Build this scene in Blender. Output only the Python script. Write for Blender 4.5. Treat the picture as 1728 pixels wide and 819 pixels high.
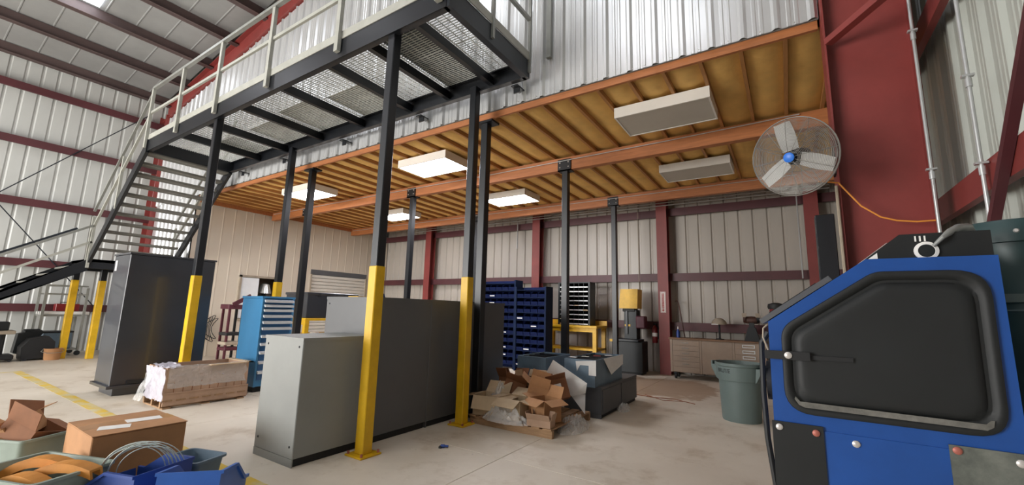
import bpy, math, random
from mathutils import Vector, Matrix, Euler, noise as mnoise
random.seed(7)
for o in list(bpy.data.objects): bpy.data.objects.remove(o)
SC = bpy.context.scene
COL = SC.collection

# ---------------------------------------------------------------- camera, world, lights, exposure
F_PX, YAW, PITCH, ROLL = 714.07, math.radians(-33.099), math.radians(9.154), math.radians(1.508)
cam = bpy.data.cameras.new('camera'); cam.sensor_width = 36; cam.lens = F_PX/1728*36; cam.clip_start = .05
CAM = bpy.data.objects.new('camera', cam); COL.objects.link(CAM)
_f = Vector((math.sin(YAW)*math.cos(PITCH), math.cos(YAW)*math.cos(PITCH), math.sin(PITCH)))
_r = Vector((math.cos(YAW), -math.sin(YAW), 0)); _u = _r.cross(_f)
_R = _r*math.cos(ROLL)+_u*math.sin(ROLL); _U = _u*math.cos(ROLL)-_r*math.sin(ROLL)
CAM.matrix_world = Matrix(((_R.x,_U.x,-_f.x,0),(_R.y,_U.y,-_f.y,0),(_R.z,_U.z,-_f.z,1.45),(0,0,0,1)))
SC.camera = CAM
SC.view_settings.view_transform = 'Standard'; SC.view_settings.look = 'None'
SC.view_settings.gamma = 1; SC.view_settings.use_curve_mapping = False
SC.view_settings.exposure = 0.25
W = bpy.data.worlds.new('world'); SC.world = W; W.use_nodes = True
bg = W.node_tree.nodes['Background']; bg.inputs[0].default_value = (.88,.94,1,1); bg.inputs[1].default_value = 1.0
SKYLIGHT_E, LAMP_E = 9.0, 27.0
def area(name, loc, rot, sx, sy, power, color):
    l = bpy.data.lights.new(name,'AREA'); l.shape='RECTANGLE'; l.size=sx; l.size_y=sy; l.energy=power; l.color=color
    o = bpy.data.objects.new(name,l); COL.objects.link(o); o.location=loc; o.rotation_euler=rot; return o
# daylight of the open vehicle door in the wall behind the camera
area('daylight_through_open_door', (-10.5,-7.95,2.3), (math.radians(90),0,0), 8.8, 4.4, 1900, (1,.98,.95))

# ---------------------------------------------------------------- materials
def s2l(c):
    c = c.lstrip('#'); v = [int(c[i:i+2],16)/255 for i in (0,2,4)]
    return tuple((x/12.92 if x<=.04045 else ((x+.055)/1.055)**2.4) for x in v)+(1,)
MATS = {}
def mat(name, hexc, rough=.5, metal=0, var=.12, scale=3.0, bump=0, bscale=40, c2=None, stretch=None, emit=0, alpha=1, spec=.5, coat=0, trans=0):
    m = bpy.data.materials.new(name); m.use_nodes = True; nt = m.node_tree; N = nt.nodes; L = nt.links
    b = N['Principled BSDF']; b.inputs['Roughness'].default_value = rough; b.inputs['Metallic'].default_value = metal
    b.inputs['Specular IOR Level'].default_value = spec
    if coat: b.inputs['Coat Weight'].default_value = coat
    if trans: b.inputs['Transmission Weight'].default_value = trans
    col = s2l(hexc); b.inputs['Base Color'].default_value = col
    if alpha < 1: b.inputs['Alpha'].default_value = alpha
    if emit:
        b.inputs['Emission Color'].default_value = col; b.inputs['Emission Strength'].default_value = emit
    if var or bump or c2:
        tc = N.new('ShaderNodeTexCoord'); mp = N.new('ShaderNodeMapping')
        if stretch: mp.inputs['Scale'].default_value = stretch
        L.new(tc.outputs['Object'], mp.inputs[0])
    if var or c2:
        n = N.new('ShaderNodeTexNoise'); n.inputs['Scale'].default_value = scale; n.inputs['Detail'].default_value = 6
        n.inputs['Roughness'].default_value = .65; L.new(mp.outputs[0], n.inputs['Vector'])
        r = N.new('ShaderNodeValToRGB'); r.color_ramp.elements[0].position=.3; r.color_ramp.elements[1].position=.72
        a = s2l(c2) if c2 else tuple(x*(1-2*var) for x in col[:3])+(1,)
        bb = col if c2 else tuple(min(1,x*(1+var)) for x in col[:3])+(1,)
        r.color_ramp.elements[0].color = a; r.color_ramp.elements[1].color = bb
        L.new(n.outputs[0], r.inputs[0]); L.new(r.outputs[0], b.inputs['Base Color'])
    if bump:
        n2 = N.new('ShaderNodeTexNoise'); n2.inputs['Scale'].default_value = bscale; n2.inputs['Detail'].default_value=4
        L.new(mp.outputs[0], n2.inputs['Vector'])
        bp = N.new('ShaderNodeBump'); bp.inputs['Strength'].default_value = bump; bp.inputs['Distance'].default_value=.02
        L.new(n2.outputs[0], bp.inputs['Height']); L.new(bp.outputs[0], b.inputs['Normal'])
    MATS[name] = m; return m
M = MATS
mat('red_steel','#823733',.5,0,.10,1.5)
mat('red_girt','#52282c',.5,0,.12,1.5)
mat('purlin','#534341',.55,0,.15,1)
mat('wall_panel','#b9bab6',.45,0,.05,.8,stretch=(1,1,.3))
mat('back_panel','#afa79d',.4,0,.07,1.2,stretch=(1,1,.25))
mat('right_panel','#b4b8b0',.4,.0,.12,1.0,stretch=(1,1,.2))
mat('siding','#d8d9d9',.27,.55,.04,.8,stretch=(1,1,.3))
mat('beige_panel','#d0c4b2',.5,0,.03,.8,stretch=(1,1,.3))
mat('roof_panel','#8d8d8b',.5,0,.08,.7)
mat('wall_back','#7d7d7a',.8)
mat('black_steel','#14171c',.38,0,.15,2)
mat('dark_steel','#1f242b',.4,0,.15,2)
mat('yellow_paint','#d9ac12',.45,0,.10,4)
mat('yellow_bench','#d9a91c',.45,0,.12,4)
mat('galv','#959690',.4,.35,.10,6)
mat('galv_white','#a5a59c',.5,.1,.08,5)
mat('tread','#77766f',.6,.1,.12,6)
mat('grating','#c9ccc8',.5,.1,.1,5)
mat('mat_dark','#3c4144',.8,0,.1,30)
mat('sheet_silver','#b7b6b0',.45,0,.0,3,c2='#54524d',stretch=(.6,2.5,1))
mat('joist','#ae7a44',.6,0,.15,4,stretch=(8,.7,8))
mat('girder','#a9693c',.55,0,.14,4,stretch=(.7,8,8))
mat('batt','#e0b264',.75,0,.10,2.2,bump=.25,bscale=9)
mat('plywood','#b58a50',.7,0,.15,2)
mat('fixture_white','#d8d4cc',.5,0,.03,3)
mat('diffuser_off','#b9b2a6',.6,0,.03,3)
mat('diffuser_on','#f4f6ff',.6,0,0,3,emit=LAMP_E)
mat('skylight','#f2f7ff',.6,0,0,3,emit=SKYLIGHT_E)
mat('black_cab','#2a2e36',.34,0,.10,1.5,spec=.9,coat=.3)
mat('grey_cab','#8c8e8b',.42,0,.06,1.2)
mat('grey_cab_dark','#5a5b5d',.36,0,.06,1.2)
mat('kick_black','#15171a',.6)
mat('cardboard','#b08158',.8,0,.10,3)
mat('cardboard_dark','#8a5a3a',.8,0,.12,3)
mat('cardboard_tan','#b3937a',.8,0,.12,3)
mat('cardboard_pale','#c0a98a',.8,0,.12,3)
mat('tape','#b78a62',.3,0,.03,3)
mat('paper','#e8e6e2',.7,0,.04,8)
mat('film','#eeeeec',.08,0,.0,3,bump=1.0,bscale=22,alpha=.34,spec=1.0)
mat('film_white','#cfccd8',.18,0,.08,9,bump=.9,bscale=11,alpha=.86,spec=.8)
mat('wood_pallet','#a58361',.8,0,.2,5,stretch=(1,6,6))
mat('tool_blue','#3b7aa6',.4,0,.07,2)
mat('tool_blue_drawer','#2a5f92',.4,0,.07,2)
mat('handle_alu','#d6d8d8',.35,.3,.05,6)
mat('bin_blue','#0d1c48',.7,0,.2,5,spec=.15)
mat('rack_blue','#142340',.7,0,.15,3,spec=.15)
mat('plastic_blue','#28468f',.4,0,.10,3)
mat('machine_blue','#1c4c96',.35,0,.10,2.5)
mat('machine_black','#121516',.6,0,.18,4)
mat('machine_plate','#7c7f77',.5,.1,.0,6,c2='#333a38')
mat('rubber','#17181a',.6,0,.1,6)
mat('can_grey','#62706d',.55,0,.06,2)
mat('drum_green','#2c4445',.4,0,.12,2)
mat('tote_grey','#8a978c',.55,0,.08,3)
mat('orange_part','#d08a35',.6,0,.15,3)
mat('bench_tan','#a08d7c',.45,.1,.08,3)
mat('bench_top','#8a6a50',.6,0,.15,4)
mat('chrome','#c8c8c4',.25,.7,.05,8)
mat('fan_blade','#c9c9c6',.4,.2,.05,6)
mat('fan_wire','#8f8c86',.45,.5,.05,8)
mat('hub_blue','#2573d8',.4,0,.05,4)
mat('motor_dark','#1e2224',.45,.2,.1,6)
mat('cord_orange','#e0913a',.5,0,.05,6)
mat('extinguisher','#7d1f22',.35,0,.08,6)
mat('maroon','#4f1c2a',.5,0,.15,5)
mat('red_print','#a3302c',.6,0,0)
mat('black_print','#1b1d1d',.6,0,0)
mat('bolt','#cfcac6',.35,.4,.05,10)
mat('bolt_rust','#b0675a',.5,.2,.1,10)
mat('iron_brown','#5b4038',.55,.2,.2,9)
mat('dust_tan','#a39684',.8,0,.1,6)
mat('bin_bright','#2f62b8',.4,0,.08,3)
mat('dust_glint_grey','#6e6c66',.8,0,.25,14)
mat('wire_steel','#c9d2cc',.35,.4,.05,9)
mat('teal_cab','#6a7f90',.5,0,.10,3)
mat('grey_drawer','#55575b',.5,0,.10,3)
mat('copper_wire','#9a5a3a',.5,.2,0)
mat('conduit','#c4c6c6',.3,.5,.04,9)
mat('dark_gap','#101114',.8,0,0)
mat('white_panel','#e4e6e8',.5,0,.03,4)
mat('shutter','#d7d1c6',.5,0,.04,3)

def floor_material():
    m = bpy.data.materials.new('concrete'); m.use_nodes=True; nt=m.node_tree; N=nt.nodes; L=nt.links
    b=N['Principled BSDF']; tc=N.new('ShaderNodeTexCoord'); 
    def noise(sc,det=6,rg=.6):
        n=N.new('ShaderNodeTexNoise'); n.inputs['Scale'].default_value=sc; n.inputs['Detail'].default_value=det; n.inputs['Roughness'].default_value=rg
        L.new(tc.outputs['Object'],n.inputs['Vector']); return n
    def ramp(src,p0,c0,p1,c1):
        r=N.new('ShaderNodeValToRGB'); r.color_ramp.elements[0].position=p0; r.color_ramp.elements[1].position=p1
        r.color_ramp.elements[0].color=c0; r.color_ramp.elements[1].color=c1; L.new(src,r.inputs[0]); return r
    a=ramp(noise(.7).outputs[0],.3,s2l('#c9bdac'),.7,s2l('#dcd2c2'))
    st=ramp(noise(1.6,8,.7).outputs[0],.52,(0,0,0,1),.72,(1,1,1,1))
    mx=N.new('ShaderNodeMixRGB'); mx.blend_type='MULTIPLY'; mx.inputs[2].default_value=s2l('#d9cfc2')
    L.new(st.outputs[0],mx.inputs[0]); L.new(a.outputs[0],mx.inputs[1])
    # brown oil stain with its own outline on the slab in front of the band saw and drawer bench
    sub=N.new('ShaderNodeVectorMath'); sub.operation='SUBTRACT'; sub.inputs[1].default_value=(-2.6,9.2,0); L.new(tc.outputs['Object'],sub.inputs[0])
    mul=N.new('ShaderNodeVectorMath'); mul.operation='MULTIPLY'; mul.inputs[1].default_value=(.36,.42,0); L.new(sub.outputs[0],mul.inputs[0])
    ln=N.new('ShaderNodeVectorMath'); ln.operation='LENGTH'; L.new(mul.outputs[0],ln.inputs[0])
    ad=N.new('ShaderNodeMath'); ad.operation='MULTIPLY_ADD'; ad.inputs[1].default_value=.9; L.new(noise(1.3).outputs[0],ad.inputs[0]); L.new(ln.outputs['Value'],ad.inputs[2])
    sr=ramp(ad.outputs[0],.95,(.75,.75,.75,1),1.35,(0,0,0,1))
    mx2=N.new('ShaderNodeMixRGB'); mx2.inputs[2].default_value=s2l('#9c7f63'); L.new(sr.outputs[0],mx2.inputs[0]); L.new(mx.outputs[0],mx2.inputs[1])
    sp=ramp(noise(16,3,.5).outputs[0],.72,(0,0,0,1),.78,(.45,.45,.45,1))
    mx3=N.new('ShaderNodeMixRGB'); mx3.inputs[2].default_value=s2l('#8f887c'); L.new(sp.outputs[0],mx3.inputs[0]); L.new(mx2.outputs[0],mx3.inputs[1])
    L.new(mx3.outputs[0],b.inputs['Base Color']); b.inputs['Roughness'].default_value=.55
    MATS['concrete']=m
floor_material()
def stripe_material():
    m=bpy.data.materials.new('stripe'); m.use_nodes=True; nt=m.node_tree; N=nt.nodes; L=nt.links; b=N['Principled BSDF']
    tc=N.new('ShaderNodeTexCoord'); n=N.new('ShaderNodeTexNoise'); n.inputs['Scale'].default_value=4; n.inputs['Detail'].default_value=8
    L.new(tc.outputs['Object'],n.inputs['Vector']); r=N.new('ShaderNodeValToRGB'); r.color_ramp.elements[0].position=.36; r.color_ramp.elements[1].position=.6
    r.color_ramp.elements[0].color=s2l('#c9c0a0'); r.color_ramp.elements[1].color=s2l('#d9b63a'); L.new(n.outputs[0],r.inputs[0]); L.new(r.outputs[0],b.inputs['Base Color'])
    b.inputs['Roughness'].default_value=.6; MATS['stripe']=m
stripe_material()

# ---------------------------------------------------------------- mesh helpers
class MB:
    def __init__(s, T=None): s.v=[]; s.f=[]; s.T=T; s.sm=False
    def add(s, vs, fs):
        n=len(s.v)
        for p in vs:
            p=Vector(p); s.v.append(s.T@p if s.T else p)
        s.f += [tuple(i+n for i in f) for f in fs]; return s
    def box(s,x0,x1,y0,y1,z0,z1):
        return s.add([(x0,y0,z0),(x1,y0,z0),(x1,y1,z0),(x0,y1,z0),(x0,y0,z1),(x1,y0,z1),(x1,y1,z1),(x0,y1,z1)],
            [(0,3,2,1),(4,5,6,7),(0,1,5,4),(1,2,6,5),(2,3,7,6),(3,0,4,7)])
    def bbox(s,x0,x1,y0,y1,z0,z1,b=.01):   # box with chamfered edges
        vs=[];ring=[]
        for z,i in ((z0,b),(z0+b,0),(z1-b,0),(z1,b)):
            for (x,y) in ((x0+b,y0+i),(x1-b,y0+i),(x1-i,y0+b),(x1-i,y1-b),(x1-b,y1-i),(x0+b,y1-i),(x0+i,y1-b),(x0+i,y0+b)): vs.append((x,y,z))
        fs=[tuple(reversed(range(8))),tuple(range(24,32))]
        for k in range(3):
            for j in range(8): fs.append((k*8+j,k*8+(j+1)%8,k*8+8+(j+1)%8,k*8+8+j))
        return s.add(vs,fs)
    def bar(s,a,b,w,h,up=(0,0,1)):          # square bar from a to b, w sideways, h along up
        a=Vector(a);b=Vector(b);d=(b-a).normalized();u=Vector(up)
        if abs(d.dot(u))>.98: u=Vector((0,1,0))
        sd=d.cross(u).normalized()*(w/2); u=sd.cross(d).normalized()*(h/2)
        vs=[a-sd-u,a+sd-u,a+sd+u,a-sd+u,b-sd-u,b+sd-u,b+sd+u,b-sd+u]
        return s.add(vs,[(0,1,2,3),(7,6,5,4),(0,4,5,1),(1,5,6,2),(2,6,7,3),(3,7,4,0)])
    def prism(s,pts,a,b,axis='y'):          # polygon extruded along axis
        m={'y':lambda p,t:(p[0],t,p[1]),'x':lambda p,t:(t,p[0],p[1]),'z':lambda p,t:(p[0],p[1],t)}[axis]
        n=len(pts); vs=[m(p,a) for p in pts]+[m(p,b) for p in pts]
        fs=[tuple(range(n)),tuple(reversed(range(n,2*n)))]+[(i,i+n,(i+1)%n+n,(i+1)%n) for i in range(n)]
        return s.add(vs,fs)
    def tube(s,pts,r,seg=8,closed=False,caps=True):
        pts=[Vector(p) for p in pts]; n=len(pts); vs=[];fs=[]
        pu=None
        for i,p in enumerate(pts):
            if closed: d=(pts[(i+1)%n]-pts[i-1]).normalized()
            else: d=(pts[min(i+1,n-1)]-pts[max(i-1,0)]).normalized()
            if pu is None:
                u=Vector((0,0,1)) if abs(d.z)<.9 else Vector((1,0,0))
                u=(u-d*u.dot(d)).normalized()
            else:
                u=(pu-d*pu.dot(d)).normalized()
            pu=u; w=d.cross(u)
            rr=r[i] if isinstance(r,(list,tuple)) else r
            for k in range(seg):
                t=2*math.pi*k/seg; vs.append(p+(u*math.cos(t)+w*math.sin(t))*rr)
        for i in range(n if closed else n-1):
            for k in range(seg):
                j=(i+1)%n; fs.append((i*seg+k,i*seg+(k+1)%seg,j*seg+(k+1)%seg,j*seg+k))
        if not closed and caps: fs+= [tuple(reversed(range(seg))),tuple(range((n-1)*seg,n*seg))]
        s.sm=True; return s.add(vs,fs)
    def lathe(s,prof,cx=0,cy=0,seg=32,cap=True):   # prof [(r,z)]
        vs=[];fs=[];n=len(prof)
        for r,z in prof:
            for k in range(seg):
                t=2*math.pi*k/seg; vs.append((cx+r*math.cos(t),cy+r*math.sin(t),z))
        for i in range(n-1):
            for k in range(seg): fs.append((i*seg+k,i*seg+(k+1)%seg,(i+1)*seg+(k+1)%seg,(i+1)*seg+k))
        if cap: fs+=[tuple(reversed(range(seg))),tuple(range((n-1)*seg,n*seg))]
        s.sm=True; return s.add(vs,fs)
    def mesh(s,name):
        me=bpy.data.meshes.new(name); me.from_pydata([tuple(v) for v in s.v],[],s.f); me.update()
        if s.sm:
            for p in me.polygons: p.use_smooth = len(p.vertices)<=4
        return me
WL={}
def wl(o): return WL.get(o.name,Vector((0,0,0)))
def obj(name,mb,m,parent=None,smooth_angle=None):
    """link one mesh; geometry is in world coordinates"""
    me=mb.mesh(name) if isinstance(mb,MB) else mb
    me.materials.append(M[m]) if not me.materials else None
    o=bpy.data.objects.new(name,me); COL.objects.link(o)
    if parent is not None:
        o.parent=parent; o.location=-wl(parent)
    else:
        xs=[v.co for v in me.vertices]
        c=Vector(((min(v.x for v in xs)+max(v.x for v in xs))/2,(min(v.y for v in xs)+max(v.y for v in xs))/2,min(v.z for v in xs)))
        me.transform(Matrix.Translation(-c)); o.location=c; WL[o.name]=c
    if me.polygons and any(p.use_smooth for p in me.polygons) and parent is not None: pass
    if isinstance(mb,MB) and mb.sm:
        try: me.set_sharp_from_angle(angle=math.radians(40))
        except Exception: pass
    if parent is not None: WL[o.name]=Vector((0,0,0)) if o.parent is None else WL.get(parent.name,Vector((0,0,0)))-WL.get(parent.name,Vector((0,0,0)))
    return o
def tag(o,label,cat,group=None,kind=None):
    o['label']=label; o['category']=cat
    if group: o['group']=group
    if kind: o['kind']=kind
    return o
def thing(name,label,cat,loc=(0,0,0),group=None):
    o=bpy.data.objects.new(name,None); COL.objects.link(o); o.location=loc; o.empty_display_size=.1
    WL[o.name]=Vector(loc); return tag(o,label,cat,group)
def one(name,mb,m,label,cat,group=None): return tag(obj(name,mb,m),label,cat,group)
def struct(name,mb,m):
    o=obj(name,mb,m); o['kind']='structure'; return o
def inst(name,me,m,parent,loc,rz=0):
    """child with its own local mesh (shared) at a world location"""
    o=bpy.data.objects.new(name,me); COL.objects.link(o)
    if not me.materials: me.materials.append(M[m])
    o.parent=parent; o.location=Vector(loc)-wl(parent); o.rotation_euler=(0,0,rz); WL[o.name]=Vector((0,0,0)); return o
def bx(*a): return MB().box(*a)
def Tm(loc,rz=0,rx=0,ry=0): return Matrix.Translation(loc)@Euler((rx,ry,rz)).to_matrix().to_4x4()
FONT_CACHE={}
def text_mesh(txt,size,depth=.0008,spacing=1.0,bold=False):
    c=bpy.data.curves.new('t','FONT'); c.body=txt; c.size=size; c.extrude=depth; c.align_x='CENTER'; c.align_y='CENTER'; c.space_character=spacing
    if bold: c.offset=size*.02
    o=bpy.data.objects.new('t',c); COL.objects.link(o); dg=bpy.context.evaluated_depsgraph_get(); dg.update()
    me=bpy.data.meshes.new_from_object(o.evaluated_get(dg)); bpy.data.objects.remove(o); bpy.data.curves.remove(c)
    me.materials.clear(); return me
def text_obj(txt,size,m,parent,mx,spacing=1.0,bold=False):
    me=text_mesh(txt,size,spacing=spacing,bold=bold); me.transform(mx); me.name='lettering'
    return obj('lettering',me,m,parent)

# ---------------------------------------------------------------- building shell
XL,XR,YB,YF,YS = -17.0,1.3,11.5,4.75,-8.0
RIDGE=-7.85
def roof(x): return 8.05+.167*(9.15-abs(x-RIDGE))
fl=struct('floor',bx(XL-.2,XR+.2,YS,YB+.2,-.2,-.012),'concrete')
xs=[XL,-13.2,-9.6,-6.1,-2.5,XR]; ys=[YS,-3.6,.35,3.98-.25,8.05,YB]
for i in range(5):
    for j in range(5):
        g=.0022; obj('floor_slab',MB().bbox(xs[i]+g,xs[i+1]-g,ys[j]+g,ys[j+1]-g,-.012,0,.003),'concrete',fl)
obj('floor_stripe',MB().box(-13,-1.6,1.93,2.06,0,.0012),'stripe',fl)
obj('floor_stripe',MB().box(-13,-12.87,-4,1.93,0,.0012),'stripe',fl)

def rib_profile(width,pitch=.3048,h=.032,top=.03,base=.085,minor=True):
    p=[(0,0)]; n=round(width/pitch); 
    for i in range(n):
        c=i*pitch+base/2+.002
        p+= [(c-base/2,0),(c-top/2,h),(c+top/2,h),(c+base/2,0)]
        if minor:
            for q in (.40,.70):
                u=i*pitch+base+ (pitch-base)*q; p+=[(u-.022,0),(u-.012,h*.16),(u+.012,h*.16),(u+.022,0)]
    p.append((width+.01,0.0015)); 
    out=[p[0]]
    for q in p[1:]:
        if q[0]>out[-1][0]+1e-5: out.append(q)
    return out
PM={}
def panel_mesh(width,z0,z1a,z1b,h,minor,flip):
    k=(round(width,3),round(z0,3),round(z1a,3),round(z1b,3),h,minor,flip)
    if k in PM: return PM[k]
    pr=rib_profile(width,h=h,minor=minor,**({} if abs(h)>.02 else dict(top=.02,base=.05)))
    mb=MB(); n=len(pr); vs=[];fs=[]
    for (u,d) in pr:
        t=u/width; vs.append((u,d,z0)); vs.append((u,d,z1a+(z1b-z1a)*t))
    for i in range(n-1):
        f=(2*i,2*i+2,2*i+3,2*i+1); fs.append(f if not flip else f[::-1])
    mb.add(vs,fs); PM[k]=mb.mesh('panel'); return PM[k]
def panels(parent,m,p0,direc,length,z0,ztop,h=.032,minor=True,width=.9144):
    """sheet metal panels; ribs stand proud to the left of the running direction"""
    n=math.ceil(length/width-1e-6); d=Vector((direc[0],direc[1],0)); rz=math.atan2(d.y,d.x)
    for i in range(n):
        w=min(width,length-i*width); s=Vector(p0)+d*(i*width); e=s+d*w
        inst('panel',panel_mesh(w,z0,ztop(s),ztop(e),h,minor,False),m,parent,(s.x,s.y,0),rz)
def zgirt(parent,a,b,inward,z,m='red_girt',dep=.2):
    """Z girt: web horizontal-ish channel; a,b on the wall line, inward = unit vector into the room, z = top"""
    a=Vector(a);b=Vector(b);n=Vector(inward); mb=MB()
    def blk(o0,o1,z0,z1):
        p=[a+n*o0,b+n*o0,b+n*o1,a+n*o1]
        mb.add([(q.x,q.y,z0) for q in p]+[(q.x,q.y,z1) for q in p],[(0,3,2,1),(4,5,6,7),(0,1,5,4),(1,2,6,5),(2,3,7,6),(3,0,4,7)])
    blk(.03,dep-.012,z-.014,z); blk(dep-.012,dep,z-.2,z); blk(dep-.06,dep-.012,z-.2,z-.186)
    return obj('girt',mb,m,parent)
def ibeam_col(parent,x,y,z0,z1,d,bf,along='y',m='red_steel',tf=.016,tw=.01):
    mb=MB()
    if along=='y':
        mb.box(x-bf/2,x+bf/2,y-d/2,y-d/2+tf,z0,z1).box(x-bf/2,x+bf/2,y+d/2-tf,y+d/2,z0,z1).box(x-tw/2,x+tw/2,y-d/2+tf,y+d/2-tf,z0,z1)
    else:
        mb.box(x-d/2,x-d/2+tf,y-bf/2,y+bf/2,z0,z1).box(x+d/2-tf,x+d/2,y-bf/2,y+bf/2,z0,z1).box(x-d/2+tf,x+d/2-tf,y-tw/2,y+tw/2,z0,z1)
    return obj('steel_column',mb,m,parent)
EAVE=8.0
# left wall
wl_=struct('wall_left',bx(XL-.2,XL-.06,YS,YB,0,EAVE),'wall_back')
panels(wl_,'wall_panel',(XL-.03,YB-.02,0),(0,-1),YB-.02-YS,0,lambda p:EAVE,h=-.022,minor=False)
for z in (1.3,2.47,4.07,5.68,7.15): zgirt(wl_,(XL,YS,0),(XL,YB,0),(1,0,0),z)
for y in (YF,-1.35): ibeam_col(wl_,XL+.35,y,0,7.4,.5,.25,'x')
obj('brace_rod',MB().tube([(XL+.22,1.1,3.45),(XL+.22,4.3,7.3)],.013,6),'dark_steel',wl_)
obj('brace_rod',MB().tube([(XL+.22,.6,5.1),(XL+.22,3.9,1.15)],.013,6),'dark_steel',wl_)
# back wall
wb=struct('wall_back',bx(XL,XR+.2,YB+.06,YB+.2,0,EAVE),'wall_back')
panels(wb,'back_panel',(XR,YB+.02,0),(-1,0),14.8,0,lambda p:EAVE,h=-.03,minor=False)
for z,m in ((1.27,'red_girt'),(2.5,'red_girt'),(4.2,'red_girt')): zgirt(wb,(-13.45,YB,0),(XR,YB,0),(0,-1,0),z)
for x in (-10.85,-6.35,-2.63,.55): ibeam_col(wb,x,YB-.3,0,4.9,.26,.26,'y')
# right wall
wr=struct('wall_right',bx(XR+.06,XR+.2,YS,YB,0,EAVE),'wall_back')
panels(wr,'right_panel',(XR+.05,YS,0),(0,1),YB-YS,0,lambda p:EAVE)
for z in (1.3,2.53,4.2,5.68): zgirt(wr,(XR,YS,0),(XR,YB,0),(-1,0,0),z,'red_steel',.12)
obj('brace_bar',MB().bar((1.15,3.22,2.89),(1.15,3.95,2.08),.05,.05),'red_girt',wr)
obj('brace_bar',MB().bar((1.15,3.22,2.89),(1.15,2.1,4.14),.05,.05),'red_girt',wr)
one_post=None
# big frame column at the right end of the mezzanine
fc=MB(); fc.box(.44,.456,4.62,4.88,0,7.6).box(.456,1.05,4.744,4.756,0,7.6).box(1.05,1.066,4.62,4.88,0,7.6)
obj('steel_column',fc,'red_steel',wr)
obj('flange_brace',MB().bar((.47,4.63,4.02),(.95,4.1,4.12),.075,.06),'red_steel',wr)
# unseen wall added behind the viewer, limiting daylight there to the open vehicle door
struct('wall_front_unseen',bx(XL-.2,-15.0,YS-.2,YS,0,EAVE).box(-6.0,XR+.2,YS-.2,YS,0,EAVE+1.6).box(-15.0,-6.0,YS-.2,YS,4.6,EAVE+1.6).box(XL-.2,-15,YS-.2,YS,EAVE,EAVE+.5),'wall_panel')
# roof
cl=struct('ceiling',MB().prism([(XL-.2,roof(XL)+.02),(RIDGE,roof(RIDGE)+.02),(XR+.2,roof(XR)+.02),(XR+.2,roof(XR)+.12),(RIDGE,roof(RIDGE)+.12),(XL-.2,roof(XL)+.12)],YS,YB+.2,'y'),'wall_back')
def roof_strip(x0,x1,y0,y1):
    mb=MB(); z0,z1=roof(x0),roof(x1)
    prof=[(y0,0),(y0+.012,-.012),(y0+.03,-.012),(y0+.04,0),(y1,0)]
    vs=[];fs=[]
    for (y,d) in prof: vs+=[(x0,y,z0+d),(x1,y,z1+d)]
    for i in range(len(prof)-1): fs.append((2*i,2*i+1,2*i+3,2*i+2))
    return mb.add(vs,fs)
y=YS
while y<YF-.01:
    for a,b in ((XL,RIDGE),(RIDGE,XR)): obj('roof_panel',roof_strip(a,b,y,min(y+.6096,YF)),'roof_panel',cl)
    y+=.6096
for side in (0,1):
    for k in range(7):
        x=XL+.25+1.45*k if side==0 else XR-.25-1.45*k
        z=roof(x); obj('purlin',MB().box(x-.006,x+.006,YS,YF+.1,z-.30,z-.03).box(x-.09,x+.09,YS,YF+.1,z-.30,z-.286),'purlin',cl)
def rafter(y):
    mb=MB()
    for a,b in ((XL+.1,RIDGE),(RIDGE,XR-.1)):
        za,zb=roof(a)-.24,roof(b)-.24; D=.58
        mb.prism([(a,za),(b,zb),(b,zb-D),(a,za-D)],y-.006,y+.006,'y')
        for o in (0,D-.016): mb.prism([(a,za-o),(b,zb-o),(b,zb-o-.016),(a,za-o-.016)],y-.12,y+.12,'y')
    return obj('rafter',mb,'red_steel',cl)
rafter(YF+.05); rafter(-1.35)
def skylight(x0,x1,y0,y1):
    mb=MB(); d=-.04; vs=[(x0,y0,roof(x0)+d),(x1,y0,roof(x1)+d),(x1,y1,roof(x1)+d),(x0,y1,roof(x0)+d)]
    mb.add(vs+[(a,b,c+.02) for a,b,c in vs],[(0,3,2,1),(4,5,6,7),(0,1,5,4),(1,2,6,5),(2,3,7,6),(3,0,4,7)])
    return obj('skylight',mb,'skylight',cl)
for x in (-13.3,-2.4):
    for y in (-6.2,-1.0,): skylight(x-1.3,x+1.3,y,y+.75)
skylight(-13.75,-12.75,1.55,2.25); skylight(-3.6,-1.2,1.55,2.25); skylight(-9.9,-8.6,-.4,.4); skylight(-6.9,-5.6,1.5,2.2)

# ---------------------------------------------------------------- upper siding over the mezzanine edge, partition walls
sd=struct('wall_upper',bx(XL,.43,YF+.012,YF+.03,4.37,7.2),'wall_back')
def sid_top(p): return roof(p.x)-.85
panels(sd,'siding',(.43,YF,0),(-1,0),XL*-1+.43,4.37,sid_top)
sl=struct('wall_corner',bx(XL+.62,-13.56,YF+.012,YF+.03,0,4.36),'wall_back')
panels(sl,'siding',(-13.5,YF,0),(-1,0),2.86,0,lambda p:4.37)
scr=MB()
for i in range(58):
    x=.38-i*.1524*.98
    scr.lathe([(.008,0),(.006,.006)],0,0,6)
    for k in range(len(scr.v)-12,len(scr.v)):
        v=scr.v[k]; scr.v[k]=Vector((x+v.x,YF-.004-v.z,4.40+v.y+ (0 if i%2 else .0)))
so=obj('screw_heads',scr,'bolt',sd); so['kind']='stuff'
# partition of beige liner panels
XP=-13.5
wp=struct('wall_partition',bx(XP-.12,XP-.02,YF+.05,6.12,0,4.25).box(XP-.12,XP-.02,7.24,8.32,0,4.25).box(XP-.12,XP-.02,10.56,YB,0,4.25).box(XP-.12,XP-.02,6.12,7.24,2.27,4.25).box(XP-.12,XP-.02,6.12,7.24,0,1.0).box(XP-.12,XP-.02,8.32,10.56,2.64,4.25),'wall_back')
def part_panel(y0,y1,z0,z1): panels(wp,'beige_panel',(XP,y0,0),(0,1),y1-y0,z0,lambda p:z1,h=.0045,minor=False)
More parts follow.
